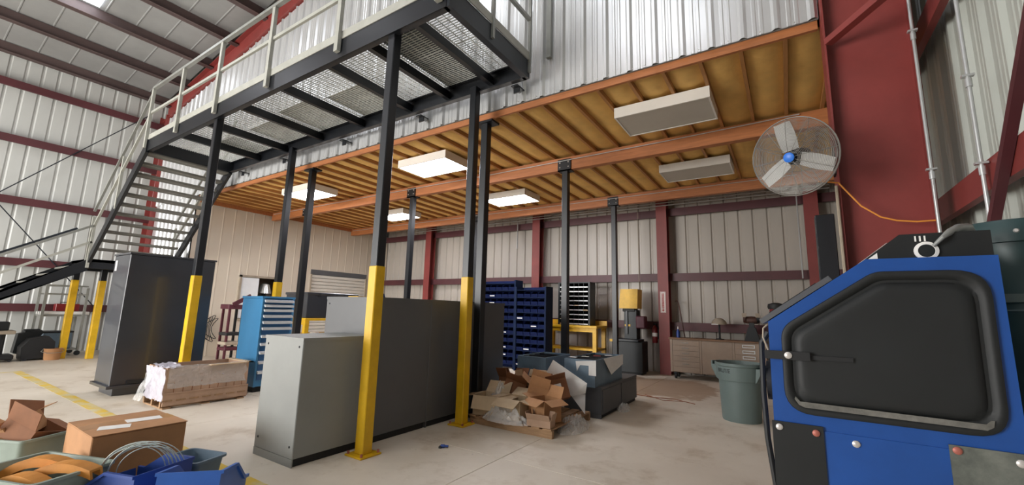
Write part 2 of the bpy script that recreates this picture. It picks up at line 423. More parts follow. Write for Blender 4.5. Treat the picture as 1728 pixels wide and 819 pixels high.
# ribs must face +x : run along -y
def part_panel(y0,y1,z0,z1): panels(wp,'beige_panel',(XP-.015,y1,0),(0,-1),y1-y0,z0,lambda p:z1,h=.0045,minor=False)
part_panel(YF+.05,6.12,0,4.25); part_panel(7.24,8.32,0,4.25); part_panel(10.56,YB,0,4.25); part_panel(6.12,7.24,2.27,4.25); part_panel(6.12,7.24,0,1.0); part_panel(8.32,10.56,2.64,4.25)
w1=struct('window_1',bx(XP-.7,XP-.68,6.0,7.4,.8,2.5).box(XP-.7,XP-.12,6.0,6.02,.8,2.5).box(XP-.7,XP-.12,7.38,7.4,.8,2.5).box(XP-.7,XP-.12,6.0,7.4,.8,.82),'bench_tan')
fr=MB()
for a in ((6.10,6.16,.98,2.29),(7.20,7.26,.98,2.29),(6.10,7.26,2.23,2.29),(6.10,7.26,.96,1.02)): fr.box(XP-.04,XP+.03,*a)
obj('window_frame',fr,'dust_tan',w1)
obj('sliding_panel',MB().bbox(XP-.03,XP+.01,6.17,6.66,1.03,2.22,.008),'white_panel',w1)
obj('shelf',bx(XP-.66,XP-.1,6.02,7.38,1.6,1.63),'bench_tan',w1)
lp=MB(Tm((XP-.16,6.93,1.76))); lp.lathe([(.02,.0),(.2,.02),(.18,.12),(.12,.3),(.03,.34)],seg=20); 
one('lamp_dome',lp,'chrome','metal dome lamp inside the pass-through window of the beige wall','lamp')
obj('lamp_foot',MB().tube([(XP-.16,6.93,1.63),(XP-.16,6.93,1.77)],.05,12),'rubber',bpy.data.objects['lamp_dome'])
d1=struct('door_1',bx(XP-.1,XP-.06,8.32,10.56,0,2.64),'dark_gap')
obj('shutter_hood',MB().box(XP-.06,XP+.0,8.30,10.58,2.5,2.66),'grey_cab_dark',d1)
for k in range(22):
    z=2.5-.115*(k+1); obj('slat',MB().prism([(XP-.06,z),(XP-.03,z+.01),(XP-.022,z+.055),(XP-.03,z+.1),(XP-.06,z+.11)],8.34,10.54,'y'),'shutter',d1)
for yy in (8.3,10.54): obj('door_jamb',bx(XP-.06,XP+.02,yy,yy+.05,0,2.5),'dust_tan',d1)

# ---------------------------------------------------------------- mezzanine
mz=thing('mezzanine','timber mezzanine floor with orange joists and tan insulation on black steel posts','mezzanine',(-6.5,7.2,0))
ZJ=4.28
obj('deck',bx(-13.45,1.02,YF+.06,YB-.02,4.55,4.575),'plywood',mz)
obj('fascia',bx(-13.45,.42,YF+.035,YF+.075,ZJ,4.5),'girder',mz)
jm=None; jx=[.967-.4085*i for i in range(36)]
me=MB().box(-.02,.02,0,4.93,0,.24).mesh('joist')
def batt_mesh(w,l):
    mb=MB(); nx,ny=4,14; vs=[];fs=[]
    for i in range(nx+1):
        for j in range(ny+1):
            u=i/nx; v=j/ny; vs.append((u*w,v*l,.05-.05*math.sin(math.pi*u)*(.75+.25*math.sin(j*1.9))))
    for i in range(nx):
        for j in range(ny): a=i*(ny+1)+j; fs.append((a,a+1,a+ny+2,a+ny+1))
    mb.add(vs,fs); mb.sm=True; return mb.mesh('insulation_batt')
bm=batt_mesh(.366,4.9)
for x in jx: inst('joist',me,'joist',mz,(x,YF+.075,ZJ))
for x in jx: inst('insulation_batt',bm,'batt',mz,(x-.3875,YF+.08,ZJ+.018))
GY=(6.85,9.75)
for gy in GY: obj('girder',bx(-13.45,1.02,gy-.06,gy+.06,4.04,ZJ-.001),'girder',mz)
ledger=obj('ledger',bx(-13.46,-13.42,YF+.08,9.8,ZJ-.1,ZJ+.24),'girder',mz)
def mpost(x,y,zt,w=.1,plate=True):
    o=obj('post',MB().bbox(x-w/2,x+w/2,y-w/2,y+w/2,0,zt,.006),'black_steel',mz)
    obj('base_plate',bx(x-w*.9,x+w*.9,y-w*.9,y+w*.9,0,.015),'black_steel',mz)
    if plate:
        obj('cap_plate',bx(x-.13,x+.13,y-.085,y-.062,zt-.02,zt+.2).box(x-.13,x+.13,y+.062,y+.085,zt-.02,zt+.2).box(x-.13,x+.13,y-.085,y+.085,zt-.02,zt-.001),'black_steel',mz)
        for dx in (-.085,.085):
            for dz in (.05,.14): obj('bolt',MB().add([Vector(v) for v in [(x+dx-.012,y-.087,zt+dz-.012),(x+dx+.012,y-.087,zt+dz-.012),(x+dx+.012,y-.087,zt+dz+.012),(x+dx-.012,y-.087,zt+dz+.012),(x+dx,y-.1,zt+dz)]],[(0,1,4),(1,2,4),(2,3,4),(3,0,4)]),'bolt',mz)
    else:
        obj('cap_plate',bx(x-.17,x+.17,y-.1,y+.1,zt-.03,zt),'black_steel',mz)
for x in (-3.71,-8.25): mpost(x,YF+.14,ZJ-.001,.115,False)
for x in (-3.31,-7.28,-11.6): mpost(x,GY[0],4.04,.112)
for x in (-3.42,-7.6,-11.8): mpost(x,GY[1],4.04,.112)

# light fixtures
def fixture(x,y,on,label):
    t=thing('ceiling_light',label,'ceiling light',(x,y,4.13),'box light fixtures under the mezzanine')
    w,d=.61,.36; z0,z1=4.13,ZJ-.001
    h=MB().box(x-w,x+w,y-d,y+d,z0+.03,z1)
    obj('housing',h,'fixture_white',t)
    f=MB().box(x-w,x+w,y-d,y-d+.022,z0,z0+.03).box(x-w,x+w,y+d-.022,y+d,z0,z0+.03).box(x-w,x-w+.022,y-d+.022,y+d-.022,z0,z0+.03).box(x+w-.022,x+w,y-d+.022,y+d-.022,z0,z0+.03)
    obj('lens_frame',f,'fixture_white',t)
    obj('diffuser',bx(x-w+.022,x+w-.022,y-d+.022,y+d-.022,z0+.006,z0+.028),'diffuser_on' if on else 'diffuser_off',t)
fixture(-1.26,5.75,False,'unlit box light nearest the upper siding, largest of the fixtures')
fixture(-1.31,8.4,False,'unlit box light further back, left of the fan')
fixture(-5.6,5.75,True,'glowing box light between the two tall yellow-based posts')
fixture(-5.6,8.5,True,'glowing box light just right of the second tall yellow-based post')
fixture(-9.75,5.75,True,'leftmost glowing box light behind the far walkway posts')
fixture(-9.7,8.55,True,'smallest glowing box light, farthest back above the beige wall corner')

# wires and conduits
def cable(name,pts,r,m,label,cat,group=None): return one(name,MB().tube(pts,r,6),m,label,cat,group)
cable('ceiling_wire',[(-13.3,6.76,4.22),(-9,6.76,4.22),(-5,6.76,4.2),(-1.5,6.76,4.22),(.3,6.76,4.25)],.008,'conduit','thin white wire strung along the front timber girder','wire')
cable('ceiling_wire',[(-13.3,9.66,4.2),(-8,9.66,4.19),(-3,9.66,4.2),(.3,9.66,4.22)],.008,'conduit','thin white wire strung along the rear timber girder','wire')
for k,(dz,lab) in enumerate(((.0,'lower'),(.075,'middle'),(.15,'upper'))):
    cable('wall_conduit',[(-11.5,11.05,4.24+dz),(.9,11.05,4.24+dz)],.014,'conduit',f'{lab} of three long grey conduits running along the top of the back wall','conduit','long conduits on the back wall')
cable('drop_conduit',[(-7.1,11.2,4.24),(-7.1,11.2,3.4)],.018,'conduit','short white pipe dropping down the back wall behind the left lights','conduit')
cable('drop_conduit',[(-3.27,11.2,4.24),(-3.27,11.2,2.1)],.007,'dust_tan','thin white pipe dropping to the yellow-headed saw','conduit')
cable('drop_conduit',[(.3,11.05,4.24),(.3,11.05,2.3)],.014,'conduit','thin dark conduit dropping down the back wall below the fan','conduit')
tp=thing('steel_post','short black steel post beside the big red column below the fan','post',(.34,5.02,0)); obj('shaft',MB().bbox(.27,.42,4.94,5.10,0,2.44,.006),'black_steel',tp); obj('base_plate',bx(.22,.46,4.89,5.15,0,.015),'black_steel',tp)
cable('edge_conduit',[(.425,4.6,0),(.425,4.6,2.62)],.012,'dust_tan','pale thin conduit along the left edge of the red column below the fan','conduit')
def riser(x,y,z0,z1,cz,label):
    t=thing('conduit_riser',label,'conduit',(x,y,z0)); obj('pipe',MB().tube([(x,y,z0),(x,y,z1)],.0125,10),'conduit',t)
    for z in cz:
        obj('coupling',MB().tube([(x,y,z-.03),(x,y,z+.03)],.019,10),'conduit',t); obj('strap',MB().box(x-.032,x+.032,y-.016,y+.02,z+.045,z+.06),'conduit',t)
riser(1.045,4.6,0.0,7.0,(2.62,3.86,5.0),'silver conduit clipped to the right edge of the big red column')
riser(1.14,3.95,0.0,7.0,(2.45,3.08),'silver conduit running up the grey wall right of the red column')

# ---------------------------------------------------------------- walkway
wk=thing('walkway','black steel catwalk with open grating and pale railing in front of the siding','catwalk',(-6.9,3.7,0))
def chan(y,x0,x1,side):
    return MB().box(x0,x1,y-.006,y+.006,4.55,4.80).box(x0,x1,min(y,y+side*.075),max(y,y+side*.075),4.55,4.566).box(x0,x1,min(y,y+side*.075),max(y,y+side*.075),4.784,4.80)
WX0,WX1=-11.05,-2.78
obj('outer_beam',chan(2.9,WX0,WX1,1),'black_steel',wk); obj('inner_beam',chan(4.53,WX0,WX1,-1),'black_steel',wk)
for x in (WX0,WX1): obj('end_beam',MB().box(x-.04,x+.04,2.9,4.53,4.55,4.8),'dark_steel' if x==WX1 else 'black_steel',wk)
CB=[-3.36,-4.18,-5.0,-6.18,-7.4,-8.65,-9.75]
for x in CB: obj('cross_beam',MB().box(x-.035,x+.035,2.91,4.52,4.62,4.69).box(x-.004,x+.004,2.91,4.52,4.69,4.765),'black_steel',wk)
edges=[WX1]+CB+[WX0]
for i in range(len(edges)-1):
    xb,xa=edges[i],edges[i+1]
    for (ya,yb) in ((2.92,3.70),(3.71,4.51)):
        mb=MB(); n=int((yb-ya)/.038)
        for k in range(n+1):
            y=ya+(yb-ya)*k/n; mb.box(xa+.004,xb-.004,y-.003,y+.003,4.784,4.797)
        q=int((xb-xa)/.1)
        for k in range(q+1):
            x=xa+.006+(xb-xa-.012)*k/q; mb.box(x-.003,x+.003,ya,yb,4.788,4.797)
        obj('grating_panel',mb,'grating',wk)
for (x,y) in ((-3.64,2.98),(-8.02,2.98),(-3.6,4.45),(-8.3,4.45)):
    w=.055
    p=obj('post',MB().bbox(x-w,x+w,y-w,y+w,0,4.62,.008),'black_steel',wk)
    obj('yellow_guard',MB().bbox(x-w-.006,x+w+.006,y-w-.006,y+w+.006,.016,1.88,.008),'yellow_paint',p)
    obj('base_plate',MB().bbox(x-w-.07,x+w+.07,y-w-.07,y+w+.07,0,.018,.004),'yellow_paint',p)
    for dx in (-1,1):
        for dy in (-1,1): obj('anchor_bolt',MB().lathe([(.012,.018),(.012,.045)],x+dx*(w+.045),y+dy*(w+.045),8),'bolt_rust',p)
RX=[-11.1,-9.55,-7.96,-6.28,-4.58,-2.86]
for x in RX: obj('rail_post',MB().bar((x,2.86,4.62),(x,2.86,5.95),.075,.05,(0,1,0)),'galv_white',wk)
obj('top_rail',MB().bar((RX[0],2.86,5.95),(RX[-1],2.86,5.95),.06,.05),'galv',wk)
obj('mid_rail',MB().bar((RX[0],2.875,5.4),(RX[-1],2.875,5.4),.035,.05),'galv_white',wk)
obj('toe_board',bx(RX[0],RX[-1],2.885,2.899,4.8,4.91),'galv_white',wk)
for y in (3.65,4.5): obj('rail_post',MB().bar((WX1+.05,y,4.62),(WX1+.05,y,5.95),.04,.04),'galv',wk)
for z in (5.4,5.95): obj('end_rail',MB().bar((WX1+.05,2.86,z),(WX1+.05,4.5,z),.045,.045),'galv',wk)
obj('toe_board',bx(WX1+.042,WX1+.056,2.9,4.5,4.8,4.91),'galv_white',wk)
for x in (-2.99,-4.83,-6.84,-8.9,-10.69): obj('bracket',bx(x-.05,x+.05,4.536,YF-.002,4.52,4.54).box(x-.05,x+.05,4.60,4.62,4.45,4.54),'black_steel',wk)
tag(obj('rubber_mat',MB().bbox(-4.15,-3.40,3.02,4.49,4.799,4.812,.004)  ,'mat_dark'),'dark grey rubber mat lying on the catwalk bay nearest the near end','mat')
tag(obj('rubber_mat',MB().bbox(-10.2,-9.25,3.7,4.45,4.799,4.812,.004),'mat_dark'),'dark grey rubber mat lying on the catwalk near the stair top','mat')
tag(obj('cover_sheet',MB().bbox(-6.1,-5.1,3.72,4.48,4.799,4.805,.002),'sheet_silver'),'stained silver sheet lying on the catwalk grating, nearest of the three sheets','sheet','stained sheets on the catwalk')
tag(obj('cover_sheet',MB().bbox(-7.35,-6.25,3.6,4.48,4.799,4.805,.002),'sheet_silver'),'stained silver sheet on the catwalk grating, middle of the three sheets','sheet','stained sheets on the catwalk')
tag(obj('cover_sheet',MB().bbox(-8.6,-7.45,3.72,4.48,4.799,4.805,.002),'sheet_silver'),'stained silver sheet on the catwalk grating, farthest of the three sheets','sheet','stained sheets on the catwalk')
one('rail_end_post',MB().bar((-2.55,YF-.03,4.9),(-2.55,YF-.03,6.6),.07,.05),'galv','grey upright bolted to the siding at the catwalk end','post')

# ---------------------------------------------------------------- staircase
st=thing('staircase','black steel stairs with grey open treads rising to the catwalk','staircase',(-13,3.2,0))
def strg(y): return obj('stringer',MB().prism([(-11.05,4.8),(-11.05,4.52),(-13.78,2.25),(-13.78,2.42),(-13.65,2.58)],y-.03,y+.03,'y'),'black_steel',st)
strg(2.9); strg(4.5)
tm=MB().box(-.02,.24,-.765,.765,-.05,0).mesh('tread')
for k in range(11): inst('tread',tm,'tread',st,(-11.12-.255*k-.2,3.7,4.57-.19*k))
obj('landing',bx(-15.2,-13.75,2.88,4.52,2.33,2.4),'tread',st)
obj('landing_frame',bx(-15.2,-13.75,2.88,2.94,2.18,2.4).box(-15.2,-13.75,4.46,4.52,2.18,2.4).box(-13.81,-13.75,2.94,4.46,2.18,2.4).box(-15.2,-15.14,2.94,4.46,2.18,2.4),'black_steel',st)
for (x,y) in ((-13.95,2.95),(-15.1,3.0),(-14.7,3.42),(-15.1,4.4)):
    p=obj('post',MB().bbox(x-.06,x+.06,y-.06,y+.06,0,2.2,.006),'black_steel',st)
    if x!=-13.95: obj('yellow_guard',MB().bbox(x-.066,x+.066,y-.066,y+.066,.0,1.93,.006),'yellow_paint',p)
    else: bpy.data.objects.remove(p)
def slope_rail(y,z0a,name,m,w=.045): return obj(name,MB().bar((-11.15,y,z0a),(-13.95,y,z0a-2.33),w,w),m,st)
for y in (2.88,4.52):
    slope_rail(y,5.9,'hand_rail','galv'); slope_rail(y,5.35,'mid_rail','galv_white')
    for x in (-12.4,-13.9):
        zz=4.62+(x+11.05)*.83; obj('rail_post',MB().bar((x,y,zz-.05),(x,y,zz+1.17),.06,.05,(0,1,0)),'galv_white',st)
# lower flight towards the viewer
for x in (-13.8,-15.15): obj('stringer',MB().prism([(2.9,2.4),(2.9,2.12),(-.85,0),(-.55,0),(-.4,.12)][::-1],x-.03,x+.03,'x'),'black_steel',st)
tm2=MB().box(-.64,.64,-.02,.24,-.04,0).mesh('tread')
for k in range(11): inst('tread',tm2,'tread',st,(-14.475,2.62-.285*k,2.21-.19*k))
for x in (-13.74,):
    for (za,n,m) in ((3.2,'hand_rail','galv'),(2.8,'mid_rail','galv_white')): obj(n,MB().bar((x,2.88,za),(x,-.6,za-2.3),.05,.05),m,st)
    for y in (2.88,1.2,-.4): obj('rail_post',MB().bar((x,y,2.2-(2.9-y)*.63),(x,y,3.2-(2.88-y)*.66),.05,.05),'galv_white',st)
obj('hand_rail',MB().bar((-15.2,2.88,3.25),(-15.2,-.6,.95),.05,.05),'dark_steel',st)

# ---------------------------------------------------------------- large floor furniture
def steel_cabinet(name,x0,x1,y0,y1,h,m,label,cat='cabinet',group=None,seams=(),kick=.07,z0=0,rivets=True,front=None):
    t=thing(name,label,cat,((x0+x1)/2,(y0+y1)/2,z0),group)
    obj('body',MB().bbox(x0,x1,y0,y1,z0+kick,z0+h,.006),m,t)
    if kick: obj('front_skirt',bx(x0,x1-.002,y0,y0+.012,z0,z0+kick+.001),m,t)
    if kick: obj('kick_base',bx(x0+.02,x1-.025,y0+.02,y1-.02,z0,z0+kick+.001),'kick_black',t)
    obj('top_lip',MB().box(x0-.003,x1+.003,y0-.003,y1+.003,z0+h-.03,z0+h+.002),m,t)
    if rivets:
        for (dx,dz) in ((.06,-.08),(.06,.10)):
            for xx in (x0+dx,x1-dx):
                zz=z0+h+dz if dz<0 else z0+kick+dz
                r=MB(Tm((xx,y0,zz),0,math.pi/2)); r.lathe([(.012,0),(.009,.005)],0,0,8); obj('rivet',r,'dark_steel',t)
    return t
t=steel_cabinet('low_cabinet',-4.51,-3.84,2.36,3.19,1.14,'grey_cab','low grey steel cabinet in front of the nearest yellow post','cabinet')
ys=[3.22,4.06,4.90,5.74]
labs=['tall grey steel cabinet directly behind the low grey cabinet','tall grey steel cabinet in the middle of the grey row','tall grey steel cabinet at the far end of the grey row']
for i in range(3): steel_cabinet('tall_cabinet',-4.83,-3.85,ys[i]+.002,ys[i+1]-.002,1.56,'grey_cab_dark',labs[i],'cabinet','row of tall grey cabinets')
# black wardrobe cabinet
t=thing('wardrobe_cabinet','tall black steel cabinet beside the stairs behind the plastic-wrapped crate','cabinet',(-9.06,2.87,0))
obj('body',MB().bbox(-9.42,-8.7,2.3,3.5,.16,2.18,.008),'black_cab',t)
obj('plinth',MB().bbox(-9.36,-8.76,2.36,3.44,0,.12,.006),'black_cab',t)
obj('base_flange',MB().bbox(-9.46,-8.66,2.26,3.54,.12,.165,.004),'black_cab',t)
obj('top_cap',MB().bbox(-9.435,-8.685,2.285,3.515,2.18,2.21,.004),'black_cab',t)
obj('maker_plate',bx(-9.34,-9.25,2.294,2.3,1.93,2.1),'handle_alu',t)
obj('front_sill',MB().bar((-8.69,2.5,.2),(-8.69,3.3,.2),.03,.05),'dark_steel',t)
# blue drawer cabinet
t=thing('drawer_cabinet','blue tool cabinet with many shallow drawers and pale full-width handles','cabinet',(-7.84,4.1,0))
x0,x1,y0,y1=-8.18,-7.5,3.8,4.36
obj('body',MB().bbox(x0,x1-.012,y0,y1,.09,1.55,.006),'tool_blue',t)
obj('plinth',bx(x0+.03,x1-.05,y0+.03,y1-.03,0,.09),'kick_black',t)
obj('top_cap',MB().bbox(x0-.012,x1+.004,y0-.012,y1+.012,1.55,1.585,.004),'tool_blue',t)
obj('side_post',bx(x1-.012,x1+.002,y0,y0+.035,.09,1.55),'tool_blue',t); obj('side_post',bx(x1-.012,x1+.002,y1-.035,y1,.09,1.55),'tool_blue',t)
hs=[.075,.075,.095,.1,.1,.125,.125,.135,.155,.155,.16]; z=1.53
for h in hs:
    d=obj('drawer',bx(x1-.012,x1+.002,y0+.04,y1-.04,z-h+.006,z),'tool_blue_drawer',t)
    obj('handle',MB().prism([(x1+.002,z-.002),(x1+.045,z-.018),(x1+.045,z-.05),(x1+.036,z-.05),(x1+.002,z-.03)],y0+.03,y1-.03,'y'),'handle_alu',d)
    z-=h+.004
# wrapped crate on pallet
cr=thing('pallet_crate','open cardboard bin on a wooden pallet wrapped in torn clear plastic','crate',(-7.55,3.02,0))
X0,X1,Y0,Y1=-7.88,-7.22,2.5,3.56
for i in range(3): obj('pallet_runner',bx(X0+.02+.29*i,X0+.06+.29*i,Y0-.02,Y1+.02,.018,.1),'wood_pallet',cr)
for i in range(7): obj('deck_board',bx(X0-.02,X1+.02,Y0-.01+.157*i,Y0+.1+.157*i,.1,.118),'wood_pallet',cr)
for i in range(3): obj('bottom_board',bx(X0-.01,X1+.01,Y0+.0+.47*i,Y0+.1+.47*i,0,.018),'wood_pallet',cr)
H0,H1=.118,.54
for nm,a in (('long_wall',(X1-.012,X1,Y0,Y1)),('long_wall',(X0,X0+.012,Y0,Y1)),('end_wall',(X0+.012,X1-.012,Y0,Y0+.012)),('end_wall',(X0+.012,X1-.012,Y1-.012,Y1))):
    obj(nm,bx(*a,H0,H1),'cardboard_tan',cr)
obj('skirt',bx(X1,X1+.014,Y0-.01,Y1+.015,.04,.2).box(X1,X1+.02,Y0-.01,Y1+.015,.195,.21),'cardboard_tan',cr)
for k in range(9): obj('crease',bx(X1,X1+.003,Y0+.1+.11*k,Y0+.108+.11*k,.21,.46),'cardboard_dark',cr)
obj('rim_flange',bx(X1-.03,X1+.05,Y1-.55,Y1+.05,H1,H1+.012).box(X0-.03,X1+.05,Y1-.03,Y1+.05,H1,H1+.012),'cardboard_pale',cr)
def crumple(u,v,nu,nv,amp,origin,seed=1,fold=0,m='film'):
    """crumpled film patch: origin + u*s + v*t, displaced along the normal"""
    rnd=random.Random(seed); o=Vector(origin);u=Vector(u);v=Vector(v);n=u.cross(v).normalized(); mb=MB(); vs=[];fs=[]
    for i in range(nu+1):
        for j in range(nv+1):
            a,b=i/nu,j/nv; d=(rnd.random()-.3)*amp+fold*math.sin(a*9+b*4)*amp
            edge=1+ (rnd.random()-.5)*.06
            vs.append(o+u*(a*edge)+v*(b+ (rnd.random()-.5)*.05*(b>.9 or b<.1))+n*d)
    for i in range(nu):
        for j in range(nv): q=i*(nv+1)+j; fs.append((q,q+nv+1,q+nv+2,q+1))
    mb.add(vs,fs); mb.sm=True; return mb
obj('plastic_wrap',crumple((X1-X0+.02,0,0),(0,0,.44),14,12,.03,(X0-.01,Y0-.012,.10),3),'film_white',cr)
obj('plastic_wrap',crumple((0,1.0,0),(0,0,.30),22,9,.02,(X1+.006,Y0+.02,.27),5),'film',cr)
obj('plastic_wrap',crumple((.22,0,0),(0,-.10,-.36),6,8,.03,(X0-.03,Y0-.02,.42),8),'film',cr)
obj('plastic_wrap',crumple((0,.22,0),(-.5,0,.02),6,10,.04,(X1+.02,Y0-.02,H1),11),'film_white',cr)
def flat_box(mb,c,w,d,h,rz,rx=0,ry=0):
    T=mb.T; mb.T=Tm(c,rz,rx,ry); mb.box(-w/2,w/2,-d/2,d/2,0,h); mb.T=T; return mb
for i,(x,y,z,a) in enumerate(((-7.6,2.95,.36,.2),(-7.45,3.2,.4,.6),(-7.62,3.3,.37,1.1))): obj('scrap_sheet',flat_box(MB(),(x,y,z),.4,.3,.012,a,.25*(-1)**i,.2),'cardboard_dark' if i!=1 else 'film_white',cr)

# closed big cardboard box in front
bx_=thing('cardboard_carton','large closed cardboard carton with two white labels on its taped top','box',(-4.85,1.455,0))
a=(-5.2,-4.51,1.15,1.76)
obj('carton_body',MB().bbox(a[0],a[1],a[2],a[3],.0,.412,.006),'cardboard',bx_)
obj('top_flap',MB().box(a[0]+.003,-4.862,a[2]+.003,a[3]-.003,.412,.417),'cardboard',bx_); obj('top_flap',MB().box(-4.858,a[1]+.004,a[2]-.004,a[3]+.004,.413,.419),'cardboard',bx_)
obj('packing_tape',bx(-4.95,-4.77,a[2]-.001,a[3]+.001,.419,.4196),'tape',bx_)
obj('paper_label',flat_box(MB(),(-4.72,1.33,.42),.13,.2,.0012,-.35),'paper',bx_); obj('paper_label',flat_box(MB(),(-4.85,1.56,.42),.13,.24,.0012,-.12),'paper',bx_)

# ---------------------------------------------------------------- loading pile: pallet, opened cartons, film
pl=thing('wood_pallet','low wooden pallet under the heap of opened cardboard boxes','pallet',(-3.05,5.15,0))
PX0,PX1,PY0,PY1=-3.58,-2.38,4.58,5.74
for i in range(3): obj('runner',bx(PX0,PX1,PY0+.02+.54*i,PY0+.07+.54*i,.0,.09),'wood_pallet',pl)
for i in range(8): obj('deck_board',bx(PX0+.155*i,PX0+.155*i+.11,PY0,PY1,.09,.108),'wood_pallet',pl)
def open_carton(c,w,d,h,rz,m,label,flaps=(100,110,95,120),rx=0,ry=0,group='opened cartons on the pallet',lab=False,z=None):
    T=Tm(c,rz,rx,ry); t=thing('open_carton',label,'box',c,group); th=.006
    mb=MB(T); mb.box(-w/2,w/2,-d/2,d/2,0,th).box(-w/2,w/2,-d/2,-d/2+th,th,h).box(-w/2,w/2,d/2-th,d/2,th,h).box(-w/2,-w/2+th,-d/2+th,d/2-th,th,h).box(w/2-th,w/2,-d/2+th,d/2-th,th,h)
    obj('carton_body',mb,m,t); fl_=min(w,d)*.5
    for k,ang in enumerate(flaps):
        if ang is None: continue
        a=math.radians(ang)   # 0 = upright, 90 = flat outwards, 180 = hanging down
        L_=(w if k<2 else d)*.985
        o,q=((0,-d/2),(0,d/2),(-w/2,0),(w/2,0))[k], (-math.pi/2,math.pi/2,math.pi,0)[k]
        # local frame: x outwards, y along hinge
        F=T@Matrix.Translation((o[0],o[1],h))@Matrix.Rotation(q,4,'Z')
        e=Vector((math.sin(a),0,math.cos(a)))*fl_; n=Vector((math.cos(a),0,-math.sin(a)))*.005
        p=[Vector((0,-L_/2,0)),Vector((0,L_/2,0)),Vector((e.x,L_/2*.98,e.z)),Vector((e.x,-L_/2*.98,e.z))]
        fm=MB(F); fm.add(p+[v+n for v in p],[(0,1,2,3),(7,6,5,4),(0,4,5,1),(1,5,6,2),(2,6,7,3),(3,7,4,0)])
        obj('flap',fm,m,t)
    if lab:
        lm=MB(T); lm.box(-w*.15,w*.2,-d/2-.002,-d/2,h*.35,h*.75); obj('paper_label',lm,'paper',t)
    return t
open_carton((-3.39,4.80,.11),.36,.34,.24,.12,'cardboard_pale','pale open carton with a hanging front flap, nearest the yellow post',(158,40,100,95))
open_carton((-3.0,4.78,.11),.36,.3,.25,-.08,'cardboard_pale','pale open carton with tan front flap half covered by crumpled plastic',(120,60,95,100))
open_carton((-2.62,4.86,.12),.3,.28,.27,-.35,'cardboard','orange-brown open carton at the right front of the heap',(115,20,80,110))
open_carton((-2.92,5.1,.2),.26,.28,.32,.5,'cardboard','tall orange-brown carton standing in the middle of the heap',(10,25,60,None),.12,.25)
open_carton((-3.3,5.15,.22),.3,.26,.26,.3,'cardboard_dark','dark brown carton tipped over left of the tall middle carton',(60,None,30,90),-.3,.3)
open_carton((-3.42,5.36,.25),.3,.28,.25,-.3,'cardboard_dark','dark brown carton with a white label at the back left of the heap',(30,20,None,80),-.1,-.1,lab=True)
open_carton((-2.66,5.36,.28),.28,.26,.26,.6,'cardboard_dark','brown carton with a pale label leaning beside the white paper',(70,20,40,None),-.3,-.25,lab=True)
open_carton((-3.1,5.5,.18),.46,.3,.28,.05,'cardboard_pale','wide pale carton at the back of the heap',(70,30,20,30))
open_carton((-2.56,4.66,.11),.3,.16,.08,.1,'cardboard_tan','shallow tan tray lying at the front right corner of the pallet',(30,10,15,15))
def film_heap(c,sx,sy,h,seed,label,m='film'):
    mb=MB(); n=26; vs=[];fs=[]
    for i in range(n+1):
        for j in range(n+1):
            a,b=i/n*2-1,j/n*2-1; r=math.hypot(a,b); k=1/max(1,r); a*=k; b*=k; r=min(1,r)
            p=Vector((a*2.1+seed*3.1,b*2.1,seed)); q=mnoise.noise(p)+.8*abs(mnoise.noise(p*2.3))+.7*mnoise.noise(p*4.5)
            vs.append((c[0]+a*sx*(1+.12*mnoise.noise(p*2)),c[1]+b*sy*(1+.12*mnoise.noise(p*2+Vector((9,0,0)))),c[2]+.006+h*max(0,(1-r**3)*(.55+.45*q))))
    for i in range(n):
        for j in range(n): q=i*(n+1)+j; fs.append((q,q+n+1,q+n+2,q+1))
    mb.add(vs,fs); return one('plastic_film',mb,m,label,'plastic','crumpled film on the heap')
film_heap((-3.02,4.60,.10),.34,.15,.2,2,'crumpled clear plastic spilling over the front of the cardboard heap')
film_heap((-3.42,5.08,.3),.17,.15,.2,4,'crumpled clear plastic tucked at the left top of the heap')
film_heap((-2.36,5.15,.0),.16,.34,.2,6,'clear plastic trailing on the floor right of the cardboard heap')
film_heap((-2.2,6.6,.0),.1,.16,.12,9,'small wisp of clear plastic on the floor beside the grey drawer unit')

# open drawer chests behind the heap
t=thing('drawer_chest','dark slate steel chest with open top behind the cardboard heap','chest',(-3.3,6.15,0))
def open_chest(t,x0,x1,y0,y1,z0,z1,m,div):
    th=.015; obj('shell',MB().box(x0,x1,y0,y0+th,z0,z1).box(x0,x1,y1-th,y1,z0,z1).box(x0,x0+th,y0+th,y1-th,z0,z1).box(x1-th,x1,y0+th,y1-th,z0,z1).box(x0+th,x1-th,y0+th,y1-th,z0,z0+.02),m,t)
    for k in range(div): 
        y=y0+(y1-y0)*(k+1)/(div+1); obj('divider',bx(x0+th,x1-th,y-.006,y+.006,z0+.02,z1-.01),'black_steel',t)
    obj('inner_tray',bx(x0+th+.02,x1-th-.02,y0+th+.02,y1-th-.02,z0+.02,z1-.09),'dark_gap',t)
open_chest(t,-3.62,-3.12,5.80,6.66,0,.76,'teal_cab',4)
t=thing('drawer_chest','slate steel chest with torn white paper draped over its open top','chest',(-2.65,6.35,.42))
open_chest(t,-2.80,-2.33,5.78,6.92,.42,.79,'teal_cab',5)
for i in range(4): obj('label_card',flat_box(MB(),(-2.74+.1*i,5.95+.22*i,.792),.11,.09,.002,.2*i),'paper' if i!=2 else 'red_print',t)
t=steel_cabinet('drawer_unit',-2.84,-2.27,5.86,7.5,.42,'grey_drawer','low dark grey drawer unit under the slate chest with paper','cabinet',None,kick=.05,rivets=False)
for k in range(2): obj('drawer_front',bx(-2.27,-2.262,5.9+.8*k,6.66+.8*k,.09,.38),'grey_drawer',t)
def sheet(name,pts,label,m='paper',th=.003,sub=None):
    p=[Vector(q) for q in pts]; n=(p[1]-p[0]).cross(p[2]-p[0]).normalized()*th; k=len(p)
    return one(name,MB().add(p+[q+n for q in p],[tuple(range(k))[::-1],tuple(range(k,2*k))]+[(i,(i+1)%k,(i+1)%k+k,i+k) for i in range(k)]),m,label,'paper')
